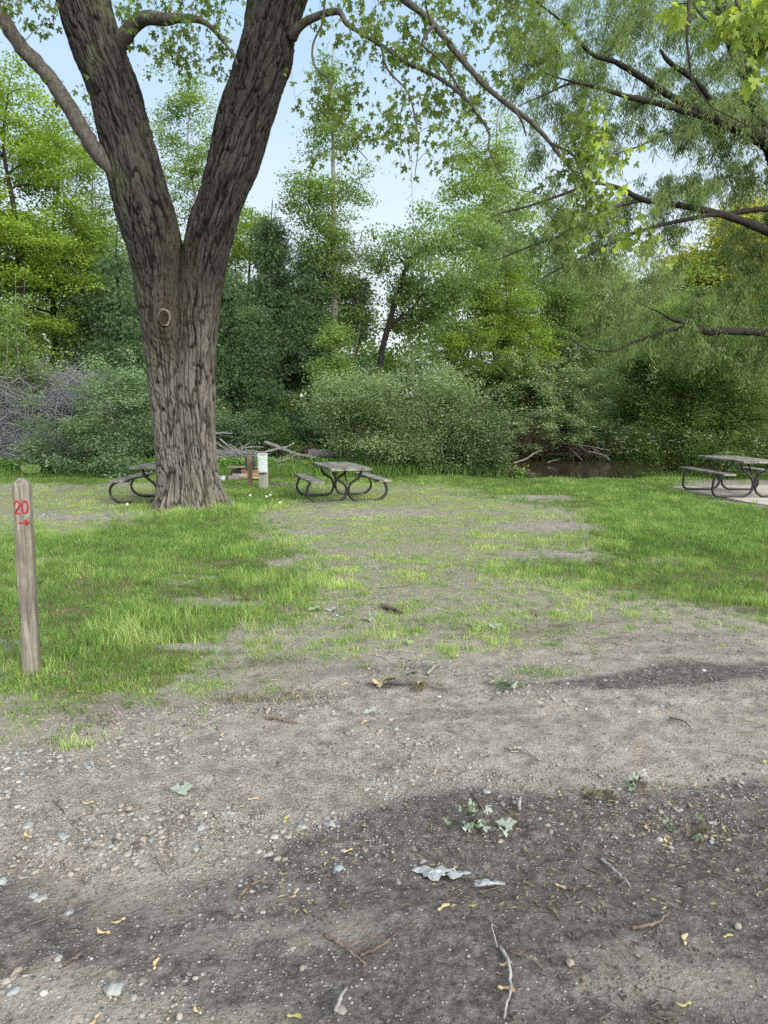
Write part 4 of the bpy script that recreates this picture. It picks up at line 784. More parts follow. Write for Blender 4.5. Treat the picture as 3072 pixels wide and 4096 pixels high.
# far bank cover
n = 16000; x = Rg.uniform(-32, 32, n); c_, h_ = river(x); y = c_ + h_ - .3 + np.abs(Rg.normal(size=n)) * 2.2; P = np.repeat(np.stack([x, y, height(x, y)], 1), 7, 0); P = P + Rg.normal(size=P.shape) * [.2, .2, 0] + np.stack([0 * P[:, 0], 0 * P[:, 0], Rg.uniform(0, .9, len(P)) * noise(P[:, 0] * .6, P[:, 1] * .6, 0, 3) * 1.6], 1)
V, Fs, tn = scatter(P, .14, OVAL, .8, .3, Rg.random(len(P)) * .5, Rg); tag(mesh('bank_cover', V, Fs, M['fern'], None, False, {'tint': tn}), 'dense low greenery covering the far creek bank', 'undergrowth', None, 'stuff')
# broadleaf weeds in the lawn
n = 700; x, y = sow(n, 0, 12, 3.6, 15, 1.2); lu, th, *_ = masks(x, y); k = (lu > .4) & (Rg.random(n) < .5); x, y = x[k], y[k]
P = np.repeat(np.stack([x, y, height(x, y) + .012], 1), 8, 0); V, Fs, tn = scatter(P, .055, tpl_kite(.34, .03), .9, -.15, .15 + .5 * Rg.random(len(P)), Rg)
tag(mesh('weeds', V, Fs, M['fern'], None, False, {'tint': tn}), 'small rosette weeds scattered through the grass', 'weeds', None, 'stuff')
# ------------------------------------------------------------------ gravel
def ico(sub):
    import bmesh
    b = bmesh.new(); bmesh.ops.create_icosphere(b, subdivisions=sub, radius=1); V = np.array([v.co[:] for v in b.verts]); F_ = np.array([[v.index for v in f.verts] for f in b.faces]); b.free(); return V, F_
def pebbles(x, y, s, sub, Rn, sink=.25, flat=.6):
    n = len(x); V, F_ = ico(sub); m = len(V); a = Rn.uniform(0, 2 * PI, n); ca, sa = np.cos(a), np.sin(a)
    sc = np.stack([s * Rn.uniform(.75, 1.35, n), s * Rn.uniform(.6, 1.0, n), s * flat * Rn.uniform(.6, 1.05, n)], 1)
    j = 1 + .16 * Rn.normal(size=(n, 6, 3)); W = V[None] * sc[:, None]; 
    j = 1 + (j - 1) * 1.15; d = np.stack([np.sin(V @ q) for q in np.random.default_rng(3).normal(size=(6, 3)) * 2.2], 1); W = W * (1 + .22 * (d[None] * (j[:, :, 0] - 1)[:, None] * 3).sum(-1, keepdims=True))
    X_ = W[..., 0] * ca[:, None] - W[..., 1] * sa[:, None]; Y_ = W[..., 0] * sa[:, None] + W[..., 1] * ca[:, None]
    o = np.stack([X_ + x[:, None], Y_ + y[:, None], W[..., 2] + (height(x, y) + sc[:, 2] * (1 - 2 * sink))[:, None]], -1)
    return o.reshape(-1, 3), (F_[None] + (np.arange(n) * m)[:, None, None]).reshape(-1, 3), np.repeat(Rn.random(n), m)
t = NT('river_pebble'); cc = t.ramp(t.attr('tone'), [(0, G3(88, 82, 76)), (.3, G3(120, 114, 107)), (.55, G3(144, 139, 131)), (.72, G3(128, 119, 108)), (.86, G3(142, 142, 138)), (.95, G3(122, 132, 138)), (1, G3(168, 166, 160))])
cc = t.mix(.5, cc, t.ramp(t.noise(t.coord('Object'), 90, 4), [(.3, .65), (.7, 1.2)]), 'MULTIPLY'); M['pebble'] = t.bsdf(cc, .75, t.noise(t.coord('Object'), 300, 2), .3, .003, .3)
mb = MB(); Rp = np.random.default_rng(51)
for (n, y0, y1, s0, s1, sub, pw) in ((15000, 1.45, 4.6, .006, .015, 2, 1), (60000, 1.4, 5.0, .0025, .007, 1, 1), (26000, 4.6, 9.5, .006, .015, 1, 1), (9000, 9, 17, .012, .022, 1, 1)):
    y = Rp.uniform(y0, y1, n); x = Rp.uniform(-1, 1, n) * (y * .6 + .4); lu, th, gv, dk_ = masks(x, y)
    v = fbm(x * 2.6, y * 3.6, 0, 151); p = gv * sstep(.34, .54, v) * (1.5 if sub == 2 else 2.2) + (.05 if sub == 1 else .012) * (1 - lu)
    p = p * (1 - .7 * lu) * (1 - .8 * dk_); k = Rp.random(n) < p; x, y = x[k], y[k]; s = s0 + (s1 - s0) * Rp.random(len(x))**2.6
    V, F_, tn = pebbles(x, y, s, sub, Rp, .40, .62); mb.add(V, F_, tn)
tag(mb.build('gravel', M['pebble'], None, True, 'tone'), 'rounded grey and bluish pebbles pressed into the drive', 'gravel', None, 'stuff')
# dark crumbs and fibrous bits of humus
n = 30000; y = Rp.uniform(1.4, 4.8, n); x = Rp.uniform(-1, 1, n) * (y * .6 + .4); *_, dk_ = masks(x, y); k = Rp.random(n) < (.7 * dk_ + .12) * sstep(.42, .6, fbm(x * 5, y * 5, 0, 161)); x, y = x[k], y[k]
V, F_, tn = pebbles(x, y, .0015 + .0045 * Rp.random(len(x))**2, 1, Rp, .2, .8)
M['soil'] = barkmat('soil_crumb', G3(48, 43, 38), G3(96, 88, 80), 60, 1, .002); o = mesh('soil_crumbs', V, F_, M['soil'], None, True); tag(o, 'dark crumbs of soil scattered over the near drive', 'soil', None, 'stuff')
n = 14000; y = 1.4 + 9 * Rp.random(n)**1.3; x = Rp.uniform(-1, 1, n) * (y * .6 + .4); lu, th, gv, dk_ = masks(x, y); k = Rp.random(n) < (.25 + .6 * dk_) * sstep(.40, .6, fbm(x * 3, y * 3, 0, 171)) * (1 - .8 * lu); x, y = x[k], y[k]; n = len(x)
L = Rp.uniform(.01, .05, n) * (1 + 1.6 * (Rp.random(n) < .08)); a = Rp.uniform(0, 2 * PI, n); tt = np.linspace(-.5, .5, 4); cu = Rp.normal(size=n) * .25
Px = x[:, None] + (np.cos(a)[:, None] * tt - np.sin(a)[:, None] * cu[:, None] * (tt**2 - .25)) * L[:, None]; Py = y[:, None] + (np.sin(a)[:, None] * tt + np.cos(a)[:, None] * cu[:, None] * (tt**2 - .25)) * L[:, None]
P = np.stack([Px, Py, height(Px, Py) + .004 + Rp.random((n, 1)) * .004], -1); V, Q = tubes(P, np.repeat(Rp.uniform(.0006, .0018, (n, 1)), 4, 1), 3)
tag(mesh('litter', V, Q, M['brown_twig'], None, True), 'fine brown rootlets and chaff littering the dirt', 'litter', None, 'stuff')

# dried clippings and bud scales caught on the dirt
n = 16000; y = 2.0 + 7 * Rp.random(n)**1.2; x = Rp.uniform(-1, 1, n) * (y * .6 + .4); lu, th, gv, dk_ = masks(x, y); k = Rp.random(n) < sstep(.46, .64, fbm(x * 2.2, y * 2.8, 0, 181)) * (.35 + .6 * np.clip(th + dk_, 0, 1)); x, y = x[k], y[k]
V, Fs, tn = scatter(np.stack([x, y, height(x, y) + .006], 1), .021, tpl_kite(.3, .05), .6, .02, None, Rp, .6); M['chaff'] = leafmat('dry_chaff', (.05, .045, .025), (.13, .115, .07), (.14, .15, .06), .15)
tag(mesh('chaff', V, Fs, M['chaff'], None, False, {'tint': tn}), 'dry clippings and bud scales strewn over the dirt', 'litter', None, 'stuff')
# ------------------------------------------------------------------ wood, steel, concrete
def woodmat(name, c1, c2, axis=0, sc=30, dark=None, bd=.003):
    s = [1, 1, 1]; s[axis] = .05; t = NT(name); n = t.noise(t.coord('Object', s), sc, 6, .6, .6); n2 = t.noise(t.coord('Object'), 3.5, 4)
    col = t.ramp(n, [(.3, c1), (.68, c2)]); col = t.mix(.7, col, t.ramp(n2, [(.3, .55), (.7, 1.25)]), 'MULTIPLY')
    if dark: col = t.mix(t.ramp(t.noise(t.coord('Object'), 5, 6, .7), [(.48, 0.0), (.62, .8)]), col, dark)
    return t.bsdf(col, .85, n, .7, bd, .2)
M['plank'] = woodmat('weathered_plank', G3(78, 77, 72), G3(152, 149, 139), 0, 24, G3(70, 69, 64))
M['post'] = woodmat('post_wood', G3(62, 59, 53), G3(138, 132, 121), 2, 60, G3(90, 85, 76), .006)
M['grey_post'] = woodmat('grey_post', G3(110, 110, 100), G3(160, 160, 150), 2, 26)
M['brown_post'] = woodmat('brown_post', G3(78, 68, 52), G3(122, 108, 84), 2, 26)
t = NT('black_enamel_pipe'); M['pipe'] = t.bsdf(t.ramp(t.noise(t.coord('Object'), 12, 4), [(.4, G3(12, 14, 16)), (.62, G3(26, 28, 30)), (.8, G3(58, 50, 42))]), .38, None, spec=.5)
t = NT('muddy_pipe'); M['mudpipe'] = t.bsdf(t.ramp(t.noise(t.coord('Object'), 14, 5), [(.35, G3(52, 50, 48)), (.6, G3(112, 98, 84))]), .8)
t = NT('cast_concrete'); n_ = t.noise(t.coord('Object'), 3, 6, .6); M['concrete'] = t.bsdf(t.ramp(n_, [(.3, G3(138, 130, 122)), (.7, G3(176, 170, 162))]), .9, t.noise(t.coord('Object'), 60, 4), .4, .004, .2)
t = NT('grey_paint'); M['meter'] = t.bsdf(t.ramp(t.noise(t.coord('Object'), 8, 4), [(.3, G3(158, 168, 165)), (.7, G3(186, 196, 193))]), .5, None, spec=.35)
t = NT('dark_grey_paint'); M['meter_dark'] = t.bsdf(t.ramp(t.noise(t.coord('Object'), 8, 4), [(.3, G3(64, 70, 70)), (.7, G3(92, 98, 96))]), .55)
t = NT('red_paint'); M['red'] = t.bsdf(t.ramp(t.noise(t.coord('Object'), 60, 4), [(.3, G3(78, 22, 26)), (.6, G3(146, 30, 42)), (.78, G3(120, 84, 74))]), .55)
PROF_ROUND = [(.255, .585), (.25, .53), (.21, .44), (.12, .375), (.05, .32), (.022, .25), (.024, .16), (.07, .075), (.16, .03), (.26, .024), (.50, .024), (.60, .04), (.69, .11), (.725, .20), (.705, .29), (.675, .34), (.66, .375)]
PROF_LOOP = [(.255, .625), (.25, .57), (.21, .48), (.12, .40), (.05, .33), (.022, .26), (.024, .17), (.07, .08), (.16, .03), (.26, .024), (.56, .024), (.70, .05), (.79, .12), (.82, .22), (.79, .31), (.72, .37), (.60, .395), (.48, .40)]
PROF_SQUARE = [(.255, .645), (.25, .59), (.205, .50), (.12, .43), (.05, .36), (.022, .28), (.024, .18), (.06, .09), (.15, .03), (.26, .024), (.62, .024), (.70, .04), (.745, .09), (.755, .16), (.745, .30), (.73, .36), (.69, .395), (.62, .41), (.50, .412)]
def picnic(loc, rz, prof, label, sep, span=1.83, th=.63, bh=.40, seed=0, bx=.60, brace=True):
    r = thing('picnic_table', loc, label, 'picnic table', 'picnic tables on bent black pipe frames', rz); Rn = np.random.default_rng(seed)
    for k in range(3):   # top boards run along local x
        y0 = (k - 1) * .243; m = MB(); nseg = 14; wv = Rn.normal(size=(nseg + 1)) * .0016
        xs = np.linspace(-span / 2 + Rn.uniform(-.008, .008), span / 2 + Rn.uniform(-.008, .008), nseg + 1); hy = .1185; zt = th + .042; cup = Rn.uniform(-.003, .004)
        V = []; 
        for q, x_ in enumerate(xs):
            e = .004 if q in (0, nseg) else 0
            V += [(x_, y0 - hy + e, th), (x_, y0 + hy - e, th), (x_, y0 + hy, th + .036 + wv[q]), (x_, y0 + hy - .006, zt + wv[q]), (x_, y0, zt + cup + wv[q]), (x_, y0 - hy + .006, zt + wv[q]), (x_, y0 - hy, th + .036 + wv[q])]
        q = np.arange(nseg)[:, None] * 7; j = np.arange(7)[None]; j2 = (j + 1) % 7
        m.add(np.array(V), [np.stack([q + j, q + 7 + j, q + 7 + j2, q + j2], -1).reshape(-1, 4), np.array([[0, 1, 2, 3, 4, 5, 6]]), np.array([[nseg * 7 + z for z in (6, 5, 4, 3, 2, 1, 0)]])])
        m.build('tabletop_board', M['plank'], r)
    for s in (-1, 1):
        m = MB(); m.box((0, s * bx, bh + .02), (span, .235, .038), 0, .005); se = m.build('bench_seat', M['plank'], r)
    for e in (-1, 1):
        for s in (-1, 1):
            P = spline(np.array([(e * sep / 2, s * y, z) for y, z in prof]), 60); m = MB(); m.tube(P, .0225, 12); m.build('frame_pipe', M['pipe'], r, True)
        m = MB(); m.box((e * sep / 2, 0, th - .014), (.045, .62, .024), 0, .003)
        for s in (-1, 1): m.box((e * sep / 2, s * bx, bh - .012), (.045, .20, .022), 0, .003)
        m.build('mounting_bar', M['pipe'], r)
        if brace:
            m = MB(); m.tube(np.array([(e * (sep / 2 - .01), -.03 * 0, .32), (e * (sep / 2 - .28), 0, th - .01)]), .012, 8); m.build('brace', M['pipe'], r, True)
    return r
p1, p2_ = G(1390, 2007), G(1340, 1982); ax = p2_ - p1; rz2 = math.atan2(ax[1], ax[0]); u_ = np.array([math.cos(rz2), math.sin(rz2), 0]); c2 = p1 + u_ * .54
picnic((c2[0], c2[1], float(height(np.array([c2[0]]), np.array([c2[1]]))[0]) - .005), rz2, PROF_ROUND, 'picnic table standing on the dirt in the centre, seen end-on', 1.08, 1.80, .585, .375, 3)
c3 = G(3042, 1994); 
r3 = picnic((c3[0] - .13, c3[1] + .05 + .62, .018), math.radians(90), PROF_SQUARE, 'picnic table on the pinkish concrete pad at the right edge', 1.30, 1.90, .645, .415, 4)
# third: mostly behind the big trunk
pa = G(445, 2012); pb_ = G(560, 1990); yaw = math.radians(15)
c1 = np.array([-3.86, 12.62, 0.0]); 
picnic((c1[0], c1[1], float(height(np.array([c1[0]]), np.array([c1[1]]))[0])), math.radians(91.5), PROF_LOOP, 'picnic table half hidden behind the big forked trunk', 1.12, 1.80, .625, .40, 5, bx=.60)
# concrete pad
pad = [G(2668, 1948), G(3000, 2012), G(3500, 2085), G(3900, 1990), G(3300, 1940)]
mb = MB(); V = [tuple(p[:2]) + (-.1,) for p in pad] + [tuple(p[:2]) + (.012,) for p in pad] + [tuple(np.array(p[:2]) * .996 + np.mean([q[:2] for q in pad], 0) * .004) + (.016,) for p in pad]; n = 5
mb.add(np.array(V), [np.array([[k, (k + 1) % n, n + (k + 1) % n, n + k] for k in range(n)] + [[n + k, n + (k + 1) % n, 2 * n + (k + 1) % n, 2 * n + k] for k in range(n)]), np.array([[2 * n + k for k in range(n)]])])
mb.build('concrete_pad', M['concrete'])['kind'] = 'structure'
# ------------------------------------------------------------------ the marker post
gp = G(128, 2700); pr = thing('marker_post', (gp[0], gp[1], 0), 'square weathered wooden post with a carved red 20 and arrow', 'post'); pz = math.radians(14); pd = .089
H_ = None
apex = U(86, 1905, gp[1]); H_ = apex[2] - .0; lean = (apex[0] - gp[0]) / H_
shear = lambda V: V + np.outer(V[:, 2], [lean, 0, 0])
cz, sz = math.cos(pz), math.sin(pz); RM = np.array([[cz, -sz, 0], [sz, cz, 0], [0, 0, 1]])
def postbody():
    hw = pd / 2; zl = list(np.linspace(-.25, H_ - .052, 60)) + [H_ - .042, H_ - .010]; V = []; Rn = np.random.default_rng(8)
    for q, z in enumerate(zl):
        w_ = hw if q < 60 else (hw * .95 if q == 60 else hw * .34)
        ring = []
        for sx, sy in ((-1, -1), (1, -1), (1, 1), (-1, 1)):
            for m_ in (0, 1, 2, 3, 4, 5):
                f = m_ / 6; nxt = {(-1, -1): (1, -1), (1, -1): (1, 1), (1, 1): (-1, 1), (-1, 1): (-1, -1)}[(sx, sy)]
                x_, y_ = sx + (nxt[0] - sx) * f, sy + (nxt[1] - sy) * f
                rr = 1 - (.055 if m_ == 0 else 0); ring.append((x_ * w_ * rr, y_ * w_ * rr, z))
        ring = np.array(ring); nn = fbm(ring[:, 0] * 60, ring[:, 1] * 60, ring[:, 2] * 3, 4)[:, None] - .5
        ring[:, :2] *= 1 + .035 * nn; V.append(ring)
    V = np.concatenate(V); i = np.arange(len(zl) - 1)[:, None] * 24; j = np.arange(24)[None]; j2 = (j + 1) % 24
    return V, np.stack([i + j, i + j2, i + 24 + j2, i + 24 + j], -1).reshape(-1, 4)
V, Q = postbody(); top = np.array([list(range(len(V) - 24, len(V)))])
mb = MB(); mb.add(shear(V @ RM.T), [Q, top]); mb.build('post_body', M['post'], pr)
# carved and painted strokes on the face turned to the drive
def stroke(pts, w_, n=40):
    """a painted groove: pts (u right, v up) on the front face (local y = -pd/2)"""
    S = spline(np.array(pts), n) if len(pts) > 2 else np.linspace(pts[0], pts[-1], 8); d = np.gradient(S, axis=0); d /= np.linalg.norm(d, axis=1, keepdims=True); nn = np.stack([-d[:, 1], d[:, 0]], 1)
    ww = w_ / 2 * (1 + .18 * np.sin(np.arange(len(S)) * 1.7))[:, None]
    rows = []
    for off, dep in ((-1, .0005), (-.6, .0032), (0, .0038), (.6, .0032), (1, .0005)): 
        p = S + nn * ww * off; rows.append(np.stack([p[:, 0], np.full(len(p), -pd / 2 - dep), p[:, 1]], 1))
    V = np.stack(rows, 1).reshape(-1, 3); i = np.arange(len(S) - 1)[:, None] * 5; j = np.arange(4)[None]
    return V, np.stack([i + j, i + j + 1, i + 5 + j + 1, i + 5 + j], -1).reshape(-1, 4)
zt = H_ - .048
def glyph(name, strokes):
    mb = MB()
    for s in strokes: V, Q = stroke(s, .0105); mb.add(shear(V @ RM.T), Q)
    mb.build(name, M['red'], pr, True)
def at(u, v): return (u, v)
z0 = zt - .155   # baseline of the numerals
glyph('numeral', [[(-.033, z0 + .046), (-.030, z0 + .060), (-.021, z0 + .068), (-.010, z0 + .062), (-.007, z0 + .048), (-.014, z0 + .030), (-.027, z0 + .008), (-.033, z0 + .001)], [(-.034, z0 + .001), (-.004, z0 - .003)]])
glyph('numeral', [[(.018, z0 + .068), (.008, z0 + .058), (.005, z0 + .034), (.009, z0 + .008), (.020, z0 - .001), (.031, z0 + .010), (.035, z0 + .034), (.030, z0 + .060), (.018, z0 + .068)]])
z1 = z0 - .055
glyph('arrow', [[(-.016, z1), (.030, z1 + .001)], [(.016, z1 + .015), (.024, z1 + .010), (.035, z1 + .001)], [(.035, z1 + .001), (.026, z1 - .009), (.018, z1 - .014)]])
# ------------------------------------------------------------------ meter pedestals
def meter(loc, label, hw, boxsz, boxz, posth, postsz, mats, front=True, rz=0):
    r = thing('meter_pedestal', loc, label, 'meter box', None, rz)
    m = MB(); m.box((0, 0, posth / 2 - .1), (postsz[0], postsz[1], posth + .2), 0, .004); m.build('support_post', M[mats[1]], r)
    s = -1 if front else 1; y0 = s * (postsz[1] / 2 + boxsz[1] / 2 + .002)
    m = MB(); m.box((0, y0, boxz), boxsz, 0, .008); b = m.build('meter_housing', M[mats[0]], r)
    m = MB(); m.box((0, y0 + (-1) * (boxsz[1] / 2 + .006), boxz - .02), (boxsz[0] * .80, .014, boxsz[2] * .80), 0, .006); m.build('cover', M[mats[0]], b)
    m = MB(); m.box((0, y0 - boxsz[1] / 2 - .001, boxz + boxsz[2] / 2 - .012), (boxsz[0] * 1.05, boxsz[1] * .4, .02), 0, .004); m.build('rain_lip', M[mats[0]], b)
    return r
q = G(1055, 1955); meter((q[0], q[1], 0), 'pale grey-green electric box on a wide weathered post', None, (.195, .10, .40), U(1055, 1851, q[1])[2], U(1055, 1815, q[1])[2] + .0, (.19, .09), ('meter', 'grey_post'), rz=.05)
q = G(1001, 1950); meter((q[0], q[1], 0), 'dark grey electric box hung behind a brown wooden post', None, (.205, .10, .31), U(1001, 1853, q[1])[2], U(1001, 1826, q[1])[2], (.098, .09), ('meter_dark', 'brown_post'), False, rz=.12)
# ------------------------------------------------------------------ firewood and plank by the fire pit
def split_log(name, c, L, r, rz, label, mat, cat='log', tilt=0, half=True, k=9):
    o = thing(name, c, label, cat, 'firewood by the fire pit', rz); m = MB(); Rn = np.random.default_rng(int(abs(c[0]) * 1000) % 999)
    a = np.linspace(0, PI if half else 2 * PI, k, endpoint=half); rr = r * (1 + .12 * Rn.normal(size=k)); n = 12; V = []
    for q in range(n): f = q / (n - 1) - .5; V += [(f * L, rr[j] * math.cos(a[j]) * (1 + .03 * Rn.normal()), rr[j] * math.sin(a[j]) * (1 + .03 * Rn.normal()) + f * tilt) for j in range(k)]
    q = np.arange(n - 1)[:, None] * k; j = np.arange(k)[None]; j2 = (j + 1) % k
    m.add(np.array(V), np.stack([q + j, q + k + j, q + k + j2, q + j2], -1).reshape(-1, 4)); m.build('log_side', M[mat[0]], o, True)
    m = MB(); m.add(np.array(V)[:k] - [.001, 0, 0], np.array([list(range(k))])); m.add(np.array(V)[-k:] + [.001, 0, 0], np.array([list(range(k))])[:, ::-1]); m.build('log_end', M[mat[1]], o); return o
M['split'] = woodmat('split_firewood', G3(104, 84, 64), G3(162, 140, 110), 0, 20); M['splitred'] = woodmat('reddish_split_wood', G3(84, 60, 44), G3(132, 100, 76), 0, 20); M['char'] = barkmat('charred_bark', G3(26, 25, 24), G3(58, 55, 50), 12, .3, .01)
fw = G(965, 1922); fx, fy = fw[0], fw[1]
split_log('firewood_log', (fx - .02, fy, .075), .36, .085, .1, 'round grey log lying lowest in the firewood stack', ('grey_bark', 'split'), half=False)
split_log('firewood_log', (fx + .30, fy - .02, .04), .50, .075, .05, 'pale split log in front of the stack behind the brown post', ('split', 'split'))
split_log('firewood_log', (fx + .33, fy + .02, .118), .50, .05, -.06, 'thin cream split log lying on the pale one', ('split', 'split'))
split_log('firewood_log', (fx + .18, fy + .22, .16), .42, .13, .08, 'reddish split log on top of the stack', ('splitred', 'splitred'))
split_log('firewood_log', (fx - .14, fy + .2, .17), .30, .11, 1.4, 'blackened round log end under the plank', ('char', 'char'), half=False, k=14)
split_log('firewood_log', (fx - .22, fy - .02, .05), .2, .07, .4, 'short grey chunk at the left end of the stack', ('grey_bark', 'split'), half=False)
b_ = thing('loose_plank', (fx + .05, fy + .2, .305), 'thin weathered plank laid flat over the firewood', 'plank'); m = MB(); m.box((0, 0, 0), (.86, .24, .03), 0, .004); m.build('board', M['plank'], b_)
m = MB(); P = np.array([(.0 + .11 * math.cos(a_), .11 * math.sin(a_), .045) for a_ in np.linspace(0, 2 * PI, 30)]); Vc = []
cn = thing('crushed_can', (fx - .42, fy - .1, 0), 'crushed whitish metal can on the grass beside the firewood', 'can'); m = MB()
zz_ = np.linspace(0, .11, 9); rr_ = .085 + .006 * np.sin(np.arange(9) * 2.2); m.tube(np.stack([0 * zz_, 0 * zz_, zz_], 1), rr_, 18); t = NT('dull_tin'); m.build('can_body', t.bsdf(G3(170, 174, 176), .45, t.noise(t.coord('Object'), 30, 3), .3, .01, .5, .6), cn, True)
m = MB(); m.tube(np.array([(0, 0, .111), (0, 0, .116)]), .087, 18); m.build('can_rim', M['meter'], cn, True)
fr = G(1122, 1910); M['ash'] = barkmat('ash_and_char', G3(34, 33, 31), G3(96, 92, 88), 14, 1, .02)
Rr = np.random.default_rng(4)
for nm, (px, py), (rx, ry, hh), lb in (('ash_heap', (1125, 1906), (.42, .35, .07), 'low dark heap of ash and char behind the meter boxes'), ('ash_heap', (1110, 1938), (.36, .16, .05), 'smaller dark smear of ash in the grass nearer the drive')):
    c = G(px, py); rr, th = np.meshgrid(np.linspace(0, 1, 12), np.linspace(0, 2 * PI, 40, endpoint=False), indexing='ij'); x_ = rr * rx * np.cos(th) * (1 + .15 * np.sin(th * 3)); y_ = rr * ry * np.sin(th); z_ = hh * (1 - rr**2) * (.6 + .8 * fbm(x_ * 9, y_ * 9, 0, 3)) - .01
    i = np.arange(11)[:, None] * 40; j = np.arange(40)[None]; o = mesh(nm, np.stack([x_, y_, z_], -1).reshape(-1, 3), np.stack([i + j, i + 40 + j, i + 40 + (j + 1) % 40, i + (j + 1) % 40], -1).reshape(-1, 4), M['ash'], None, True); o.location = (c[0], c[1], 0); tag(o, lb, 'ash')
# ------------------------------------------------------------------ driftwood
def stick(name, pts, rad, label, cat, mat='twig', depth=None, ground=False, group=None, k=7, n=24, forks=(), z0=0, Rn=R, wob=.0, share=True):
    """one fallen branch; pts are surveyed (px, py[, Y]) or ground spots"""
    P = [G(p[0], p[1]) if ground else U(p[0], p[1], p[2] if len(p) > 2 else depth) for p in pts]; P = np.array(P)
    if ground: P[:, 2] = height(P[:, 0], P[:, 1]) + rad * .9 + z0 * np.sin(np.linspace(.2, PI - .2, len(P)))
    r = np.linspace(rad, rad * .45, len(P)); base = P[0].copy(); base[2] = 0 if ground else P[:, 2].min()
    S = spline(np.column_stack([P - base, r]), n)
    S[1:-1, :3] += Rn.normal(size=(n - 2, 3)) * rad * .22
    m = MB(); V, Q, caps = tube(S[:, :3], S[:, 3], k); m.add(V, [Q] + caps)
    for f, dx, dy, dz in forks:
        q = S[int(f * (n - 1))]; e = q[:3] + [dx, dy, dz]; mid = (q[:3] + e) / 2 + [0, 0, .02 * abs(dx)]; V, Q, caps = tube(spline(np.array([q[:3], mid, e]), 10), np.linspace(q[3] * .7, q[3] * .25, 10), 5); m.add(V, [Q] + caps)
    o = m.build(name, M[mat], None, True); o.location = tuple(base); tag(o, label, cat, group); return o
stick('driftwood_branch', [(985, 1852, 19.2), (1022, 1828, 19.1), (1070, 1806, 19.0), (1110, 1796, 18.9), (1148, 1788, 18.8), (1175, 1772, 18.7)], .045, 'thick pale branch slanting up to the right behind the meter boxes', 'driftwood')
stick('driftwood_branch', [(1060, 1770, 20), (1130, 1797, 19.6), (1190, 1818, 19.3), (1250, 1830, 19.0), (1300, 1842, 18.8)], .06, 'long grey branch sloping down to the right toward the centre table', 'driftwood')
stick('driftwood_branch', [(862, 1735, 21), (900, 1733, 20.8), (929, 1734, 20.6)], .035, 'short pale broken branch sticking out right of the big trunk', 'driftwood')
stick('driftwood_branch', [(868, 1820, 20), (900, 1806, 20), (916, 1797, 20)], .025, 'thin pale stick leaning beside the big trunk', 'driftwood')
fl = thing('fallen_tree', U(1245, 1822, 19.6), 'fallen grey tree trunk with a torn root end lying on the creek bank', 'fallen tree')
b0 = U(1245, 1822, 19.6); S = spline(np.array([[*(U(1235, 1812, 19.6) - b0), .15], [*(U(1280, 1814, 19.6) - b0), .12], [*(U(1320, 1818, 19.7) - b0), .10], [*(U(1350, 1822, 19.8) - b0), .07]]), 24)
m = MB(); V, Q, caps = tube(S[:, :3], S[:, 3], 14); m.add(V, [Q] + caps); m.build('trunk', M['twig'], fl, True)
m = MB(); Rr = np.random.default_rng(6)
for k in range(14):
    a_ = Rr.uniform(-.6, 3.3); L = Rr.uniform(.15, .42); e = np.array([-.05 + .25 * math.cos(a_) * L * 2, Rr.normal() * .08, math.sin(a_) * L]); V, Q, caps = tube(spline(np.array([S[0, :3], S[0, :3] * .5 + e * .5 + Rr.normal(size=3) * .03, S[0, :3] + e]), 8), np.linspace(.06, .01, 8), 6); m.add(V, [Q] + caps)
m.build('root', M['brown_twig'], fl, True)
M['grey_twig'] = barkmat('silvery_dead_twig', (.09, .095, .105), (.26, .265, .285), 30, .5, .004)
def brush(name, label, boxes, n, L, rad, mat, seed, flat=.5, curl=.25):
    Rn = np.random.default_rng(seed); c = pxpts([b + (1,) for b in boxes for _ in range(n // len(boxes))], Rn); n = len(c); a = Rn.uniform(0, 2 * PI, n); LL = L * Rn.uniform(.3, 1.2, n)
    d = np.stack([np.cos(a), np.sin(a) * .7, Rn.normal(size=n) * flat], 1); d /= np.linalg.norm(d, axis=1, keepdims=True); s_ = Rn.normal(size=(n, 3)) * curl; tt = np.linspace(-.5, .5, 8)[None, :, None]
    P = c[:, None] + LL[:, None, None] * (d[:, None] * tt + s_[:, None] * (tt**2) + Rn.normal(size=(n, 8, 3)) * .012); P[..., 2] = np.maximum(P[..., 2], height(P[..., 0], P[..., 1]) + .01)
    Rd = (rad * Rn.uniform(.3, 1.3, n)**1.5)[:, None] * np.linspace(1, .3, 8)[None]
    base = np.array([c[:, 0].mean(), c[:, 1].mean(), 0]); V, Q = tubes(P - base, Rd, 5); o = mesh(name, V, Q, M[mat], None, True); o.location = tuple(base); return tag(o, label, 'brush pile')
brush('dead_brush', 'tangled grey pile of dead brush at the far left edge', [(-500, 120, 1480, 1860, 19.0, 22), (-300, 220, 1560, 1870, 19, 21.5), (100, 420, 1500, 1640, 21, 23.5), (-200, 330, 1750, 1880, 18.8, 20.5), (-500, 60, 1560, 1880, 19, 21)], 5200, 1.5, .0105, 'grey_twig', 301, .5, .35)
brush('dead_brush', 'untidy heap of grey driftwood sticks between the big trunk and the meter boxes', [(870, 1150, 1835, 1880, 18.6, 20), (880, 1010, 1800, 1870, 19, 20.5)], 190, 1.5, .016, 'twig', 302, .18, .2)
brush('dead_brush', 'brown tangle of dead stems under the overhanging shrub on the far creek bank', [(2040, 2500, 1740, 1825, 31.6, 33.5)], 420, 1.3, .012, 'brown_twig', 303, .6, .4)
brush('dead_brush', 'thin bare stems at the base of the wide round bush', [(1400, 1950, 1680, 1880, 18.4, 19.2)], 420, 1.2, .008, 'brown_twig', 304, 1.3, .25)
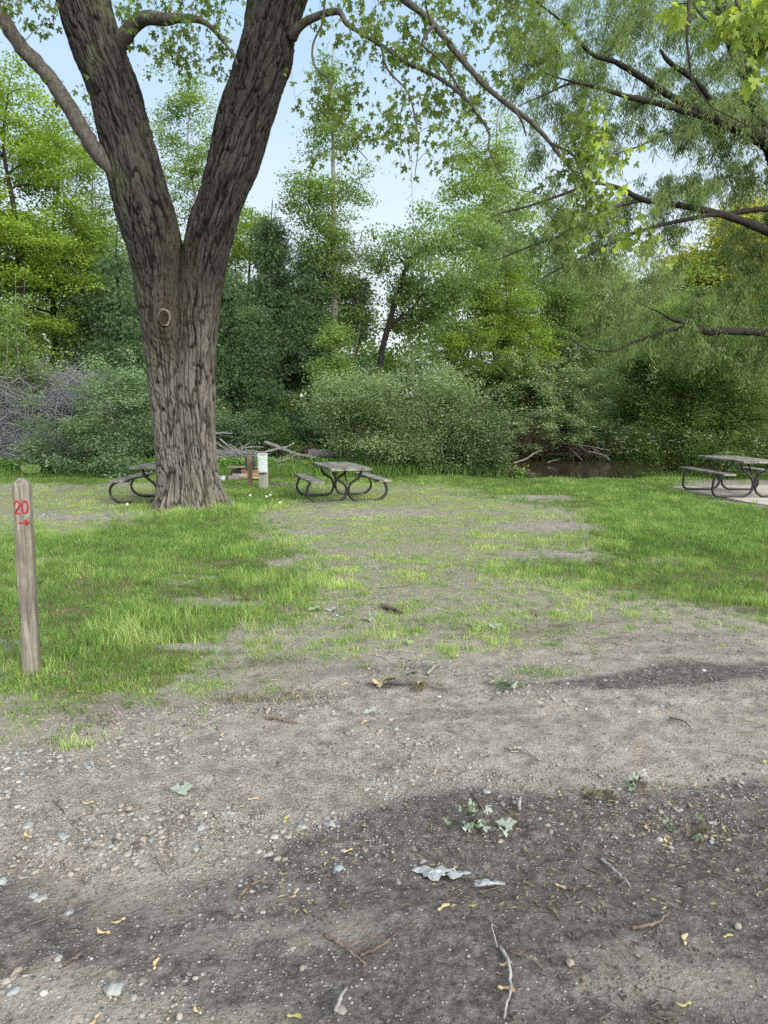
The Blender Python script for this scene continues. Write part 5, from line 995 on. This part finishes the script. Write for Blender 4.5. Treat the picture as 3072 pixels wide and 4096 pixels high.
for pts, r_, lb, fk in (([(2055, 1850, 29), (2100, 1838, 29), (2130, 1818, 29), (2165, 1800, 29)], .035, 'pale forked branch rising out of the water at the left of the creek', [(.5, .25, 0, .22)]),
                        ([(2250, 1775, 32), (2330, 1782, 31.6), (2400, 1795, 31), (2440, 1802, 30.8)], .03, 'long thin grey branch trailing over the water', [(.3, .5, -.2, -.45), (.5, .6, -.2, -.4)]),
                        ([(2190, 1850, 29), (2215, 1842, 29), (2235, 1838, 29)], .02, 'short pale stick poking from the water', []),
                        ([(2350, 1805, 31), (2420, 1822, 30.5), (2440, 1842, 30)], .025, 'grey branch dipping into the creek at its right end', [(.4, .3, -.1, -.25)]),
                        ([(2270, 1790, 32), (2300, 1812, 31), (2330, 1840, 30.5)], .022, 'thin grey branch slanting down into the middle of the creek', [])):
    stick('creek_branch', pts, r_, lb, 'driftwood', forks=fk)
# small things lying on the drive -------------------------------------------------
TW = [([(1300, 3745), (1370, 3800), (1460, 3865)], .006, 'forked brown twig lying near the bottom of the picture, left of centre', [(.6, .12, .06, 0)], 'brown_twig'),
      ([(1440, 3830), (1530, 3800), (1590, 3735)], .005, 'curved twig crossing the forked one near the bottom centre', [], 'brown_twig'),
      ([(2000, 3795), (2030, 3860), (2042, 3950), (2035, 4010), (2015, 4090)], .006, 'long pale grey crooked twig at the bottom right of centre', [], 'twig'),
      ([(1340, 4060), (1365, 4010), (1388, 3960)], .006, 'short straight twig at the bottom edge of the centre', [], 'twig'),
      ([(2525, 3722), (2620, 3712), (2680, 3655)], .006, 'curved dark twig on the right of the drive', [], 'brown_twig'),
      ([(2405, 3430), (2450, 3480), (2500, 3525), (2520, 3545)], .006, 'straight pale broken stick pointing down right on the dark soil', [], 'twig'),
      ([(950, 3600), (1000, 3550), (1045, 3515)], .006, 'small forked stick on the dark soil left of centre', [(.5, .03, .08, 0)], 'brown_twig'),
      ([(2035, 3000), (2090, 3005), (2160, 3045)], .007, 'bluish lichened twig right of the middle of the drive', [(.3, .05, -.04, 0)], 'twig'),
      ([(1065, 2870), (1130, 2885), (1190, 2890)], .008, 'dark twig at the lower edge of the grass', [(.6, .12, .10, .02)], 'brown_twig'),
      ([(1890, 3180), (1930, 3250), (1910, 3310)], .004, 'green-brown leaf stalk arching over the wilted maple leaves', [(.6, .05, -.02, .01)], 'brown_twig'),
      ([(1530, 2430), (1570, 2445), (1610, 2462)], .02, 'thick piece of rotten bark lying on the gravel', [], 'brown_twig'),
      ([(1710, 2700), (1730, 2680), (1745, 2665)], .011, 'stubby chip of wood right of the grass edge', [], 'twig'),
      ([(2150, 2470), (2130, 2450), (2090, 2455)], .006, 'thin crooked stick by the clover patch', [], 'brown_twig'),
      ([(2075, 3245), (2078, 3215), (2082, 3200)], .008, 'tiny upright stub of stick below the lichened twig', [], 'twig'),
      ([(1990, 3800), (1965, 3740), (1990, 3725)], .0025, 'hair-thin bent stem above the long pale twig', [], 'twig'),
      ([(2035, 3810), (2130, 3860), (2175, 3890)], .0035, 'fine brown twig right of the long pale one', [], 'brown_twig'),
      ([(1050, 2795), (1090, 2790), (1110, 2745)], .004, 'upright dry stalk at the edge of the grass', [], 'twig'),
      ([(2330, 3460), (2400, 3500), (2440, 3540)], .004, 'dark root curving left of the pale broken stick', [], 'brown_twig'),
      ([(2190, 3640), (2215, 3660), (2240, 3690)], .004, 'short dark twig in the middle of the dark soil', [], 'brown_twig'),
      ([(250, 3870), (330, 3830), (350, 3790)], .004, 'thin dark stem near the lower left corner', [], 'brown_twig'),
      ([(2680, 2870), (2740, 2900), (2770, 2935)], .005, 'dark twig on the bare ground at right', [], 'brown_twig')]
for q, (pts, r_, lb, fk, mt) in enumerate(TW): stick('fallen_twig', pts, r_, lb, 'twig', mt, ground=True, forks=fk, group='twigs lying on the drive', Rn=np.random.default_rng(q + 400), z0=.012 if r_ > .003 else .03)
# winged maple seeds
t = NT('dry_samara'); M['samara'] = t.bsdf(t.ramp(t.noise(t.coord('Object', (1, .2, 1)), 220, 4), [(.3, G3(138, 116, 84)), (.7, G3(180, 162, 126))]), .7)
t = NT('fresh_samara'); M['samara2'] = t.bsdf(t.ramp(t.noise(t.coord('Object', (1, .2, 1)), 220, 4), [(.3, G3(120, 118, 66)), (.7, G3(154, 150, 96))]), .6)
def samara(label, mat):
    r = thing('maple_seed', (0, 0, 0), label, 'maple seed', label.replace('one ', '') + ' on the ground'); th = np.linspace(0, 1, 14); up_ = .007 + .0 * th
    cl_ = np.stack([th * .037, .006 * np.sin(th * PI) * 1.2], 1); wd = .0015 + .0062 * np.sin(np.clip(th * 1.05, 0, 1)**1.3 * PI * .93)
    V = np.concatenate([np.stack([cl_[:, 0], cl_[:, 1] + wd, .004 + .006 * th**2], 1), np.stack([cl_[:, 0], cl_[:, 1], .007 + .004 * th**2], 1), np.stack([cl_[:, 0], cl_[:, 1] - wd * .7, .003 + .002 * th], 1)]); i = np.arange(13)
    wing = mesh('wing', V, np.concatenate([np.stack([i, i + 14, i + 15, i + 1], 1), np.stack([i + 14, i + 28, i + 29, i + 15], 1)]), M[mat], r, True)
    V, F_ = ico(2); mesh('seed', V * [.0085, .0055, .004] + [-.003, 0, .005], F_, M[mat], r, True); return r
sA = samara('dry tan winged maple seed lying on the dirt or grass', 'samara'); sB = samara('fresh yellow-green winged maple seed lying on the dirt', 'samara2')
SP = [(120, 3355), (385, 4085), (430, 3740), (1000, 3205), (1140, 3290), (1180, 3570), (490, 3685), (620, 3880), (1760, 3640), (2010, 3870), (2005, 3965), (2230, 3540), (2740, 3780), (2750, 4020), (2900, 3755), (2235, 3180), (2595, 3320), (2680, 3370), (2900, 3320), (1400, 3400), (365, 3215), (890, 2940),
      (760, 2915), (1090, 2720), (1085, 2735), (1370, 2740), (1450, 2890), (1520, 2625), (1600, 2600), (1700, 2612), (1830, 2630), (1755, 2735), (1000, 2480), (905, 2610), (850, 2560), (870, 2410), (960, 2400), (1030, 2470), (1540, 2505), (2000, 2640), (1820, 2630), (1380, 2500), (540, 2810), (520, 2480), (480, 2310), (555, 2290), (470, 2510),
      (430, 2610), (1700, 2380), (1590, 2360), (1890, 2350), (2170, 2560), (2500, 2580), (2480, 2710), (2990, 2880), (3060, 3065), (2780, 3140), (2050, 3010), (1000, 2830), (830, 2820), (1185, 2790), (1740, 3090), (2400, 3200), (170, 2880), (260, 2900), (330, 2770), (290, 2940), (1160, 4080), (800, 4060), (2560, 3000), (1640, 2420), (1320, 2620)]
first = {0: True, 1: True}; Rs_ = np.random.default_rng(61)
for q, (px, py) in enumerate(SP):
    g = G(px, py); w_ = 1 if px > 2850 or q % 9 == 4 else 0; src = (sA, sB)[w_]; pos = (g[0], g[1], float(height(np.array([g[0]]), np.array([g[1]]))[0]) + .004 + (.02 if 2100 < py < 2600 and px < 1000 else 0)); rz_ = Rs_.uniform(0, 6.28); sc_ = Rs_.uniform(.65, 1.0)
    if first[w_]: src.location = pos; src.rotation_euler = (0, 0, rz_); first[w_] = False
    else: dup(src, pos, rz_, scale=sc_)
# fallen maple leaves: individual ones
def gleaf(px, py, s, mat, label, tilt, rz, name='fallen_leaf', group=None, tint=.5):
    V, F_ = MAPLE; V = V * s; g = G(px, py); V = V + np.stack([0 * V[:, 0], 0 * V[:, 0], .10 * s * np.sin(V[:, 0] / s * 7) + .12 * s * np.abs(V[:, 0] / s)], 1) ; z_ = float(height(np.array([g[0]]), np.array([g[1]]))[0])
    o = mesh(name, V, F_, M[mat], None, True, {'tint': np.full(len(V), tint)}); o.location = (g[0], g[1], z_ + .012); o.rotation_euler = (tilt, tilt * .6, rz); return tag(o, label, 'leaf', group)
t = leafmat('pale_leaf_underside', (.13, .155, .12), (.20, .23, .19), (.24, .28, .22), .2); M['pale_leaf'] = t; M['wilt'] = leafmat('wilted_green_leaf', (.04, .06, .03), (.09, .12, .07), (.15, .21, .09), .25)
gleaf(760, 3180, .10, 'pale_leaf', 'pale green maple leaf lying alone on the gravel at left', .1, 1.2)
gleaf(1285, 2440, .12, 'wilt', 'fresh green maple leaf at the gravel edge of the lawn', .15, 2.0, tint=.95); gleaf(1330, 2448, .10, 'pale_leaf', 'pale upturned maple leaf right beside the fresh green one', .1, .4)
gleaf(1470, 2475, .09, 'pale_leaf', 'small pale maple leaf on the gravel right of the pair', .1, 3.4); gleaf(1650, 2580, .08, 'wilt', 'bright green folded maple leaf on bare dirt', .3, .9, tint=1.0)
gleaf(1930, 2515, .12, 'wilt', 'green leaf at the left of the clover patch', .15, 2.6, tint=.9); gleaf(1990, 2520, .12, 'pale_leaf', 'pale leaf lying in the clover patch', .15, .2)
gleaf(1510, 2845, .08, 'pale_leaf', 'tiny pale leaf on the dirt below the grass edge', .1, 1.9)
gleaf(2060, 3320, .08, 'pale_leaf', 'pale leaf just right of the wilted bunch', .1, 1)
def bunch(px, py, n, s, spread, label, mats, seed):
    Rn = np.random.default_rng(seed); g = G(px, py); r = thing('wilted_sprig', (g[0], g[1], float(height(np.array([g[0]]), np.array([g[1]]))[0])), label, 'sprig'); V_, F_ = MAPLE
    for q in range(n):
        a_ = Rn.uniform(0, 6.28); dx, dy = Rn.normal() * spread[0], Rn.normal() * spread[1]; V = V_ * s * Rn.uniform(.7, 1.1); V[:, 2] += .22 * s * np.sin(V_[:, 0] * 6 + q) + .1 * s
        ca_, sa_ = math.cos(a_), math.sin(a_); tl = Rn.uniform(-.5, .5); z_ = V[:, 2] + V[:, 1] * tl * .5; V = np.stack([V[:, 0] * ca_ - V[:, 1] * sa_ + dx, V[:, 0] * sa_ + V[:, 1] * ca_ + dy, np.maximum(z_, -.002 * q) + .012 + .004 * q], 1)
        o = mesh('leaf', V, F_, M[mats[q % len(mats)]], r, True, {'tint': np.full(len(V), Rn.random())})
    V, Q, caps = tube(spline(np.array([(-.05, -.04, .02), (0, .02, .035), (.03, .1, .02), (.02, .15, .01)]) * (s / .08), 14), np.linspace(.004, .002, 14), 6); mb_ = MB(); mb_.add(V, [Q] + caps); mb_.build('stalk', M['brown_twig'], r, True); return r
bunch(1890, 3320, 18, .046, (.05, .035), 'crumpled silvery-green bunch of maple leaves, largest on the near drive', ('pale_leaf', 'wilt', 'pale_leaf'), 1)
bunch(2560, 3170, 9, .045, (.04, .03), 'wilted leaf bunch with a yellow tip at the upper right of the drive', ('wilt', 'brown_leaf', 'pale_leaf'), 2)
bunch(2800, 3335, 10, .04, (.035, .03), 'dark balled-up leaf bunch near the right edge', ('wilt', 'brown_leaf'), 3)
bunch(1650, 2735, 6, .09, (.10, .05), 'drying leaf bunch in the middle of the dirt', ('wilt', 'samara', 'brown_leaf'), 4)
bunch(2380, 3190, 5, .05, (.03, .03), 'small brown leaf clump left of the upper right bunch', ('brown_leaf', 'chaff'), 5)
bunch(2050, 2740, 6, .08, (.08, .04), 'scattered green leaf sprig right of the middle', ('wilt', 'pale_leaf', 'wilt'), 7)
# clover and grass clods on the drive
for q, (px, py, s_, lb) in enumerate(((1160, 2785, .22, 'clod of dug-up turf and roots below the grass edge'), (980, 2800, .16, 'smaller clod of dry roots left of the first'), (1720, 2480, .25, 'sparse tuft patch on the bare dirt'), (2180, 2690, .2, 'dry weed patch right of the leaf bunch'))):
    g = G(px, py); n = 260; Rn = np.random.default_rng(500 + q); P = np.stack([Rn.normal(size=n) * s_ * .6, Rn.normal(size=n) * s_ * .25, 0 * np.zeros(n)], 1); V, Fs, tt = blades(P, Rn.uniform(.01, .045, n), np.full(n, .004), Rn.uniform(.3, 2.0, n), Rn.random(n), Rn)
    o = mesh('turf_clod', V, Fs, M['chaff' if q in (0, 1) else 'grass'], None, False, {'tint': tt}); o.location = (g[0], g[1], float(height(np.array([g[0]]), np.array([g[1]]))[0]) + .004); tag(o, lb, 'grass clod')
# torn scrap of plastic film
t = NT('torn_plastic_film'); pm = t.bsdf(t.ramp(t.noise(t.coord('Object'), 25, 4), [(.3, G3(92, 96, 98)), (.55, G3(150, 153, 155)), (.75, G3(104, 118, 128))]), .35, t.noise(t.coord('Object'), 60, 3), .6, .01, .5)
for q, (px, py, sx, sy, lb) in enumerate(((1735, 3490, .055, .032, 'largest torn scrap of whitish plastic film pressed into the dark soil'), (1822, 3492, .038, .022, 'smaller folded scrap of plastic film touching the largest'), (1945, 3538, .045, .016, 'dull grey scrap of film right of the white ones'))):
    g = G(px, py); rr, th = np.meshgrid(np.linspace(0, 1, 10), np.linspace(0, 2 * PI, 36, endpoint=False), indexing='ij'); ed = 1 + .28 * np.sin(th * 3 + q) + .16 * np.sin(th * 7 + 2 * q) + .08 * np.sin(th * 13)
    x_ = rr * sx * ed * np.cos(th); y_ = rr * sy * ed * np.sin(th); z_ = .010 + .02 * fbm(x_ * 40, y_ * 40, q, 3) * (1 - .4 * rr); i = np.arange(9)[:, None] * 36; j = np.arange(36)[None]
    o = mesh('plastic_scrap', np.stack([x_, y_, z_], -1).reshape(-1, 3), np.stack([i + j, i + 36 + j, i + 36 + (j + 1) % 36, i + (j + 1) % 36], -1).reshape(-1, 4), pm, None, True); o.location = (g[0], g[1], float(height(np.array([g[0]]), np.array([g[1]]))[0])); tag(o, lb, 'litter')
# larger single stones
Rn = np.random.default_rng(71)
t = NT('pale_cobble'); M['cobble'] = t.bsdf(t.ramp(t.noise(t.coord('Object'), 20, 4), [(.3, G3(104, 108, 108)), (.7, G3(146, 148, 144))]), .8, t.noise(t.coord('Object'), 120, 3), .4, .004)
for q, (px, py, s_, lb) in enumerate(((115, 3310, 0.0224, 'large tan stone at the left of the gravel'), (255, 3352, 0.0210, 'large pale bluish stone right of the tan one'), (805, 3318, 0.0182, 'whitish stone in the middle of the gravel'), (783, 3392, 0.0154, 'blue-grey flat stone below the whitish one'), (1325, 3302, 0.0182, 'flat blue-grey stone at the right end of the gravel'), (1945, 3172, 0.0182, 'single pale stone right of the gravel'), (450, 3970, 0.0238, 'pale half-buried stone at the lower left'), (160, 2998, 0.0154, 'pale stone at the left edge of the upper gravel'), (135, 3570, 0.0168, 'one of two long pale stones at the lower left, the left one'), (165, 3580, 0.0168, 'right one of two long pale stones at the lower left'), (8, 3505, 0.0168, 'pale stone cut by the left edge'), (1210, 3310, 0.0154, 'tan stone left of the flat blue-grey one'), (350, 3075, 0.0168, 'largest pale stone of the upper left group'))):
    g = G(px, py); V, F_, _ = pebbles(np.array([0.]), np.array([0.]), np.array([s_]), 3, Rn, .3, .55); V[:, 2] -= float(height(np.array([0.]), np.array([0.]))[0]); o = mesh('stone', V, F_, M['cobble'], None, True); o.location = (g[0], g[1], float(height(np.array([g[0]]), np.array([g[1]]))[0])); tag(o, lb, 'stone', 'larger stones on the drive')
# dandelion clocks, yellow flowers, burdock leaf
t = NT('dandelion_down'); M['down'] = t.bsdf(G3(225, 228, 222), .9)
for q, (px, py, hh, lb) in enumerate(((1067, 2014, .13, 'dandelion clock, left one of the pair right of the big trunk'), (1082, 2010, .15, 'dandelion clock, taller right one of the pair'), (1120, 2030, .09, 'low dandelion clock below the pair'), (1001, 2005, .12, 'dandelion clock nearest the right side of the big trunk'), (511, 2052, .11, 'lone dandelion clock left of the big trunk'))):
    g = G(px, py + 6); r = thing('dandelion', (g[0], g[1], float(height(np.array([g[0]]), np.array([g[1]]))[0])), lb, 'dandelion'); m = MB(); m.tube(np.array([(0, 0, 0), (.004, 0, hh * .5), (.0, 0, hh)]), .003, 6); m.build('flower_stalk', M['fern'], r, True)
    Rn = np.random.default_rng(q); D = Rn.normal(size=(160, 3)); D /= np.linalg.norm(D, axis=1, keepdims=True); V, Fs, tn = scatter(D * .017 + [0, 0, hh + .01], .009, LOBE, .1, .1, None, Rn); mesh('seed_head', V, Fs, M['down'], r)
M['yellow_flower'] = leafmat('yellow_petal', (.7, .55, .03), (.85, .70, .05), None, .3)
for q, (px, py, d, lb) in enumerate(((1160, 1835, 18.4, 'yellow-flowered weed on the bank right of the meter boxes'), (1225, 1828, 18.2, 'taller yellow-flowered weed nearer the centre table'), (2080, 1890, 17.9, 'sparse yellow-flowered weed at the near water edge'))):
    c = U(px, 1890, d); c[2] = height(np.array([c[0]]), np.array([c[1]]))[0]; r = thing('wildflower', c, lb, 'wildflower'); Rn = np.random.default_rng(80 + q); m = MB(); T_ = []
    for k in range(16): e = np.array([Rn.normal() * .16, Rn.normal() * .12, Rn.uniform(.25, .52)]); m.tube(spline(np.array([[0, 0, 0], [e[0] * .3, e[1] * .3, e[2] * .5], e]), 6), .004, 5); T_.append(e)
    m.build('flower_stalk', M['fern'], r, True); T_ = np.array(T_); V, Fs, tn = scatter(np.repeat(T_, 6, 0) + Rn.normal(size=(96, 3)) * .018, .026, LOBE, .9, .1, None, Rn); mesh('petal', V, Fs, M['yellow_flower'], r, False, {'tint': tn})
    P = np.repeat(T_, 10, 0) * Rn.uniform(.1, .8, (160, 1)) + Rn.normal(size=(160, 3)) * .02; V, Fs, tn = scatter(P, .07, OVAL, .6, .2, None, Rn); mesh('foliage', V, Fs, M['fern'], r, False, {'tint': tn})
c = G(118, 1880); c = np.array([U(118, 1880, 17.6)[0], 17.6, 0]); r = thing('burdock_plant', c, 'broad bright green leaf standing up above the grass at the left', 'plant'); mb = MB()
for dx, rz_, tl in ((-.05, .3, .5), (.06, -.4, .6), (.16, -.9, .35)):
    th = np.linspace(0, 2 * PI, 24, endpoint=False); x_ = .14 * np.sin(th) * (1 - .25 * np.cos(th)); y_ = .17 * (1 - np.cos(th)) * .5 * 1.3; V = np.concatenate([[(dx, -.02, .12 + .10)], np.stack([dx + x_, -.02 - .04 * np.abs(x_) * 8 * tl, .10 + y_], 1)]); i = np.arange(24); mb.add(V, np.stack([0 * i, 1 + i, 1 + (i + 1) % 24], 1), .8)
mb.build('leaf', M['mid_leaf'], r, True, 'tint'); m = MB(); [m.tube(np.array([(0, 0, 0), (dx, -.01, .14)]), .008, 6) for dx in (-.05, .06, .16)]; m.build('stalk', M['fern'], r, True)
# ------------------------------------------------------------------ light, air, camera
W = bpy.data.worlds.new('World'); bpy.context.scene.world = W; W.use_nodes = True; nt = W.node_tree; nt.nodes.clear()
nn = lambda ty: nt.nodes.new(ty)
SUN_EL, SUN_AZ = math.radians(25), math.radians(142)   # azimuth from +Y toward +X
sky = nn('ShaderNodeTexSky'); sky.sky_type = 'NISHITA'; sky.sun_disc = False; sky.sun_elevation = SUN_EL; sky.sun_rotation = SUN_AZ; sky.air_density = 1.0; sky.dust_density = 1.2; sky.ozone_density = 1.5
tc = nn('ShaderNodeTexCoord'); sx = nn('ShaderNodeSeparateXYZ'); nt.links.new(tc.outputs['Generated'], sx.inputs[0])
rp = nn('ShaderNodeValToRGB'); rp.color_ramp.elements[0].position = .02; rp.color_ramp.elements[0].color = (.95, .95, .95, 1); rp.color_ramp.elements[1].position = .75; rp.color_ramp.elements[1].color = (.6, .6, .6, 1); nt.links.new(sx.outputs[2], rp.inputs[0])
no = nn('ShaderNodeTexNoise'); no.inputs['Scale'].default_value = 2.2; no.inputs['Detail'].default_value = 5; mp = nn('ShaderNodeMapping'); mp.inputs['Scale'].default_value = (1, 1, 2.6); nt.links.new(tc.outputs['Generated'], mp.inputs[0]); nt.links.new(mp.outputs[0], no.inputs[0])
r2 = nn('ShaderNodeValToRGB'); r2.color_ramp.elements[0].position = .35; r2.color_ramp.elements[1].position = .7; nt.links.new(no.outputs[0], r2.inputs[0])
ma = nn('ShaderNodeMath'); ma.operation = 'MULTIPLY_ADD'; nt.links.new(r2.outputs[0], ma.inputs[0]); ma.inputs[1].default_value = .22; nt.links.new(rp.outputs[0], ma.inputs[2]); ma.use_clamp = True
mx = nn('ShaderNodeMix'); mx.data_type = 'RGBA'; nt.links.new(ma.outputs[0], mx.inputs[0]); nt.links.new(sky.outputs[0], mx.inputs[6]); r4 = nn('ShaderNodeValToRGB'); r4.color_ramp.elements[0].position = .08; r4.color_ramp.elements[0].color = (.95, 1.0, 1.04, 1); r4.color_ramp.elements[1].position = .62; r4.color_ramp.elements[1].color = (.36, .66, .96, 1); nt.links.new(sx.outputs[2], r4.inputs[0]); vm = nn('ShaderNodeVectorMath'); vm.operation = 'SCALE'; vm.inputs['Scale'].default_value = 5.2; nt.links.new(r4.outputs[0], vm.inputs[0]); nt.links.new(vm.outputs[0], mx.inputs[7])
bg = nn('ShaderNodeBackground'); dp = nn('ShaderNodeVectorMath'); dp.operation = 'DOT_PRODUCT'; nt.links.new(tc.outputs['Generated'], dp.inputs[0]); dp.inputs[1].default_value = (math.sin(SUN_AZ) * .85, math.cos(SUN_AZ) * .85, .53)
r3 = nn('ShaderNodeMapRange'); r3.interpolation_type = 'SMOOTHSTEP'; nt.links.new(dp.outputs['Value'], r3.inputs[0]); r3.inputs[1].default_value = .2; r3.inputs[2].default_value = .95; r3.inputs[3].default_value = .095; r3.inputs[4].default_value = .36  # unseen sky on the sun side made brighter to add fill light
r5 = nn('ShaderNodeMapRange'); r5.interpolation_type = 'SMOOTHSTEP'; nt.links.new(dp.outputs['Value'], r5.inputs[0]); r5.inputs[1].default_value = .1; r5.inputs[2].default_value = .7
m5 = nn('ShaderNodeMix'); m5.data_type = 'RGBA'; nt.links.new(r5.outputs[0], m5.inputs[0]); nt.links.new(mx.outputs[2], m5.inputs[6]); m5.inputs[7].default_value = (5.0, 5.0, 4.85, 1)  # same unseen side whitened so the added fill is less blue
nt.links.new(r3.outputs[0], bg.inputs[1]); nt.links.new(m5.outputs[2], bg.inputs[0]); wo = nn('ShaderNodeOutputWorld'); nt.links.new(bg.outputs[0], wo.inputs[0])
sl = bpy.data.lights.new('sun', 'SUN'); sl.energy = 1.5; sl.angle = math.radians(14); sl.color = (1, .95, .88); so = bpy.data.objects.new('sun', sl); C.objects.link(so)
dv = np.array([math.sin(SUN_AZ) * math.cos(SUN_EL), math.cos(SUN_AZ) * math.cos(SUN_EL), math.sin(SUN_EL)])
from mathutils import Vector
so.rotation_euler = Vector(dv).to_track_quat('Z', 'Y').to_euler(); so.location = (0, 0, 30)
cam = bpy.data.cameras.new('camera'); co = bpy.data.objects.new('camera', cam); C.objects.link(co); co.location = (0, 0, EYE); co.rotation_euler = (PI / 2 - PIT, 0, 0)
cam.sensor_fit = 'VERTICAL'; cam.sensor_height = 36; cam.lens = 36 * F / 4096; cam.clip_start = .05; cam.clip_end = 1000
sc = bpy.context.scene; sc.camera = co; sc.view_settings.view_transform = 'Standard'; sc.view_settings.look = 'None'; sc.view_settings.gamma = 1; sc.view_settings.exposure = 1.12
sc.render.engine = 'CYCLES'; sc.cycles.max_bounces = 8; sc.cycles.transmission_bounces = 6; sc.cycles.diffuse_bounces = 4; sc.cycles.use_denoising = False
